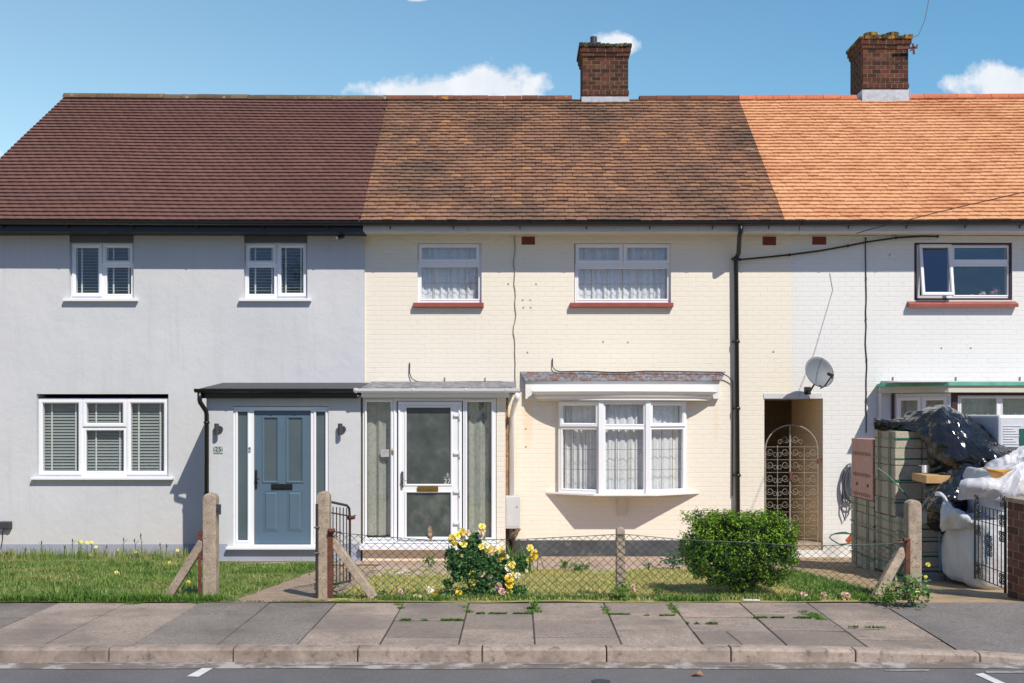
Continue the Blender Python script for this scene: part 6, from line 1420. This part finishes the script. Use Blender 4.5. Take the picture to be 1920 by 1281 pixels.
leafy('young_weed', 'dark red leaved weed at the foot of the grey wall', 'weed', (X(15, 15.8), 15.8, gz(15.8)), .10, 90, .02, leafmat('red_leaf', [(0, (.10,.02,.03)), (1, (.2,.05,.07))]))
# rubble by the porch, dead leaves
st = MB()
for k in range(170):
    x = rnd.uniform(-1.75, -.65); d = rnd.gauss(12.75, .22); r_ = rnd.uniform(.012, .035); st.M = Matrix.Translation((x, d, gz(d)+r_*.4)) @ Matrix.Rotation(rnd.uniform(0, 3), 4, 'Z') @ Matrix.Rotation(rnd.uniform(-.5,.5), 4, 'X'); st.obox(Matrix(), r_*2.2, r_*1.6, r_)
struct(st.build('gravel', islands('rubble', [(0, (.35,.24,.18)), (.5, (.50,.40,.33)), (1, (.62,.56,.50))]), bevel=.003, seg=1), 'stuff')
dlm = islands('dead_leaf', [(0, (.22,.10,.05)), (1, (.42,.24,.12))])
pts = np.array([[*((lambda px, py: ((px-CX)/(py-HY)*1.835, 1.835*F/(py-HY), .378))(px, py))] for (px, py) in ([(rnd.uniform(470,520), rnd.uniform(1239,1242)) for _ in range(14)] + [(rnd.uniform(395,435), 1241) for _ in range(8)] + [(rnd.uniform(590,650), rnd.uniform(1238,1241)) for _ in range(16)] + [(rnd.uniform(200,300), 1240) for _ in range(5)])])
struct(leaves('leaf_litter', pts, np.tile([0, 0, 1.0], (len(pts), 1)), .016, dlm, None, .35, .6), 'stuff')
b = MB(); q = ((1308-CX)/(1268-HY)*1.835, 1.835*F/(1268-HY)); b.add([(q[0]-.045,q[1],.37),(q[0]-.01,q[1]-.03,.395),(q[0]+.045,q[1]-.005,.372),(q[0]+.02,q[1]+.03,.40),(q[0]-.02,q[1]+.03,.385)], [(0,1,3,4),(1,2,3)]); o = b.build('dead_leaf', dlm); o.modifiers.new('t', 'SOLIDIFY').thickness = .002; tag(o, 'curled brown leaf lying on the road', 'leaf')
b = MB(); q = gp(1418, 1136); b.add([(q[0]-.07,9.45,.492),(q[0]+.08,9.43,.492),(q[0]+.09,9.47,.497),(q[0]-.06,9.49,.496)], [(0,1,2,3)]); o = b.build('paper_scrap', simple('paper', (.75,.76,.80), .6, .03, 3)); o.modifiers.new('t', 'SOLIDIFY').thickness = .002; tag(o, 'white scrap of paper lying in front of the clipped bush', 'litter')
# ---- sparrows
M['bird'] = simple('sparrow_feathers', (.20,.115,.065), .9, .3, 30, .002, 90, c2=(.42,.34,.25), thr=(.5,.62), s2=26)
def sparrow(lab, c, yaw, pitch):
    t = thing('sparrow', lab, 'bird', tuple(c), 'sparrows on the fence')
    Mx = Matrix.Translation(c) @ Matrix.Rotation(yaw, 4, 'Z') @ Matrix.Rotation(pitch, 4, 'Y')    # +X forward along the body
    prof = [(-.085,.010,.003,-.012),(-.06,.012,.004,-.006),(-.045,.014,.009,0),(-.03,.021,.019,.002),(-.008,.027,.027,.003),(.015,.027,.028,.006),(.032,.022,.023,.014),(.042,.018,.019,.022),(.055,.0175,.018,.029),(.067,.013,.013,.030),(.073,.006,.006,.028),(.083,.001,.001,.026)]
    b = MB(); b.M = Mx; n = 12; vs = []
    for (x, w_, h_, z) in prof:
        for k in range(n): a = 2*math.pi*k/n; vs.append((x, w_*math.cos(a), z+.03+h_*math.sin(a)))
    fs = [(j*n+k, j*n+(k+1) % n, (j+1)*n+(k+1) % n, (j+1)*n+k) for j in range(len(prof)-1) for k in range(n)] + [tuple(range(n-1,-1,-1))]
    b.add(vs, fs); b.M = None
    for s_ in (-.008, .008): b.tube([Mx @ Vector((.0, s_, .012)), Mx @ Vector((.002, s_, -.002)), Vector(c)+Vector((s_, 0, 0))], .002, 5)
    b.build('body', M['bird'], t, smooth=True)
    for s_ in (-1, 1):
        b = MB(); b.M = Mx; b.add([(.03,s_*.024,.045),(.0,s_*.0285,.05),(-.06,s_*.014,.034),(-.045,s_*.022,.022),(0,s_*.029,.024)], [(0,1,2,3,4)]); o = b.build('wing', simple('wing_feathers', (.10,.06,.04), .9, .3, 40), t); o.modifiers.new('t', 'SOLIDIFY').thickness = .004
sparrow('brown sparrow perched on the fence in front of the glazed porch door, seen from behind', Vector((X(806, fd), fd-.005, Z(1012, fd)+.03)), R(100), R(-38))
sparrow('sparrow perched on the fence below the pale grey meter box, facing right', Vector((X(967, fd), fd-.005, Z(1012, fd)+.015)), R(-8), R(-25))
# ------------------------------------------------------------------ the far side of the street (seen in the panes)
M['tleaf'] = leafmat('street_tree_leaf', [(0, (.02,.05,.012)), (.6, (.05,.11,.02)), (1, (.10,.18,.04))], .5, .25)
def tree(lab, x, y, h, r, n):
    t = thing('street_tree', lab, 'tree', (x, y, .4), 'trees across the street'); b = MB()
    b.tube([(x, y, .3), (x+.05, y, h*.3), (x-.05, y, h*.55), (x, y, h*.8)], [.2,.16,.11,.04], 10); b.build('trunk', M['bark'], t, smooth=True)
    b = MB(); cs = []
    for k in range(22):
        a = k*2.4; rr = r*math.sqrt(rnd.random())*.8; zz = h*(.45+.5*rnd.random()); c = Vector((x+rr*math.cos(a), y+rr*math.sin(a), zz)); cs.append(c); b.tube([(x, y, zz*.6), (x*.5+c.x*.5, y*.5+c.y*.5, zz*.85), c], [.06,.04,.015], 6)
    b.build('branch', M['bark'], t)
    q = np.concatenate([np.array(c)+rg.normal(0, r*.2, (n//22, 3)) for c in cs]); leaves('crown', q, q-np.array([x, y, h*.5]), .11, M['tleaf'], t, 2.0, .6)
tree('tall leafy tree across the street reflected in the left windows', -9.5, -17, 9.5, 3.0, 6000)
tree('smaller leafy tree across the street, left of the facing house', -1.6, -19, 9.0, 1.9, 4000)
hf = thing('facing_house', 'plain brick house across the street with a dark tiled roof', 'house', (8, -24, .4))
b = MB(); b.plate(3, 15, .3, 5.4, -24, -24.25, [(4,5.6,1,2.4),(7,8,.5,2.5),(10,11.8,1,2.4),(4,5.4,3.6,4.8),(10,11.6,3.6,4.8)]); b.box(3, 3.2, -31, -24.251, .3, 5.4); b.box(14.8, 15, -31, -24.251, .3, 5.4); b.box(3.2, 14.8, -31, -30.8, .3, 5.4); b.box(3.2, 14.8, -30.7, -24.6, .3, 5.3); b.build('wall', M['brickw'], hf)
b = MB(); b.xprism([(-23.6, 5.3), (-27.5, 8.6), (-31.4, 5.3)], 2.8, 15.2); b.build('roof', M['roof25'], hf)
for (a, b_, c, e) in ((4,5.6,1,2.4),(10,11.8,1,2.4),(4,5.4,3.6,4.8),(10,11.6,3.6,4.8)):
    w_ = MB(); w_.M = Matrix.Rotation(math.pi, 4, 'Z'); w_.plate(-b_, -a, c, e, 24.05-.0, 24.12, [(-b_+.06, (-a-b_)/2-.03, c+.06, e-.06), ((-a-b_)/2+.03, -a-.06, c+.06, e-.06)]); w2 = w_.build('window', M['upvc'], hf)
    w_ = MB(); w_.box(a+.03, b_-.03, -24.11, -24.09, c+.03, e-.03); w_.build('pane', M['frost'], w2)
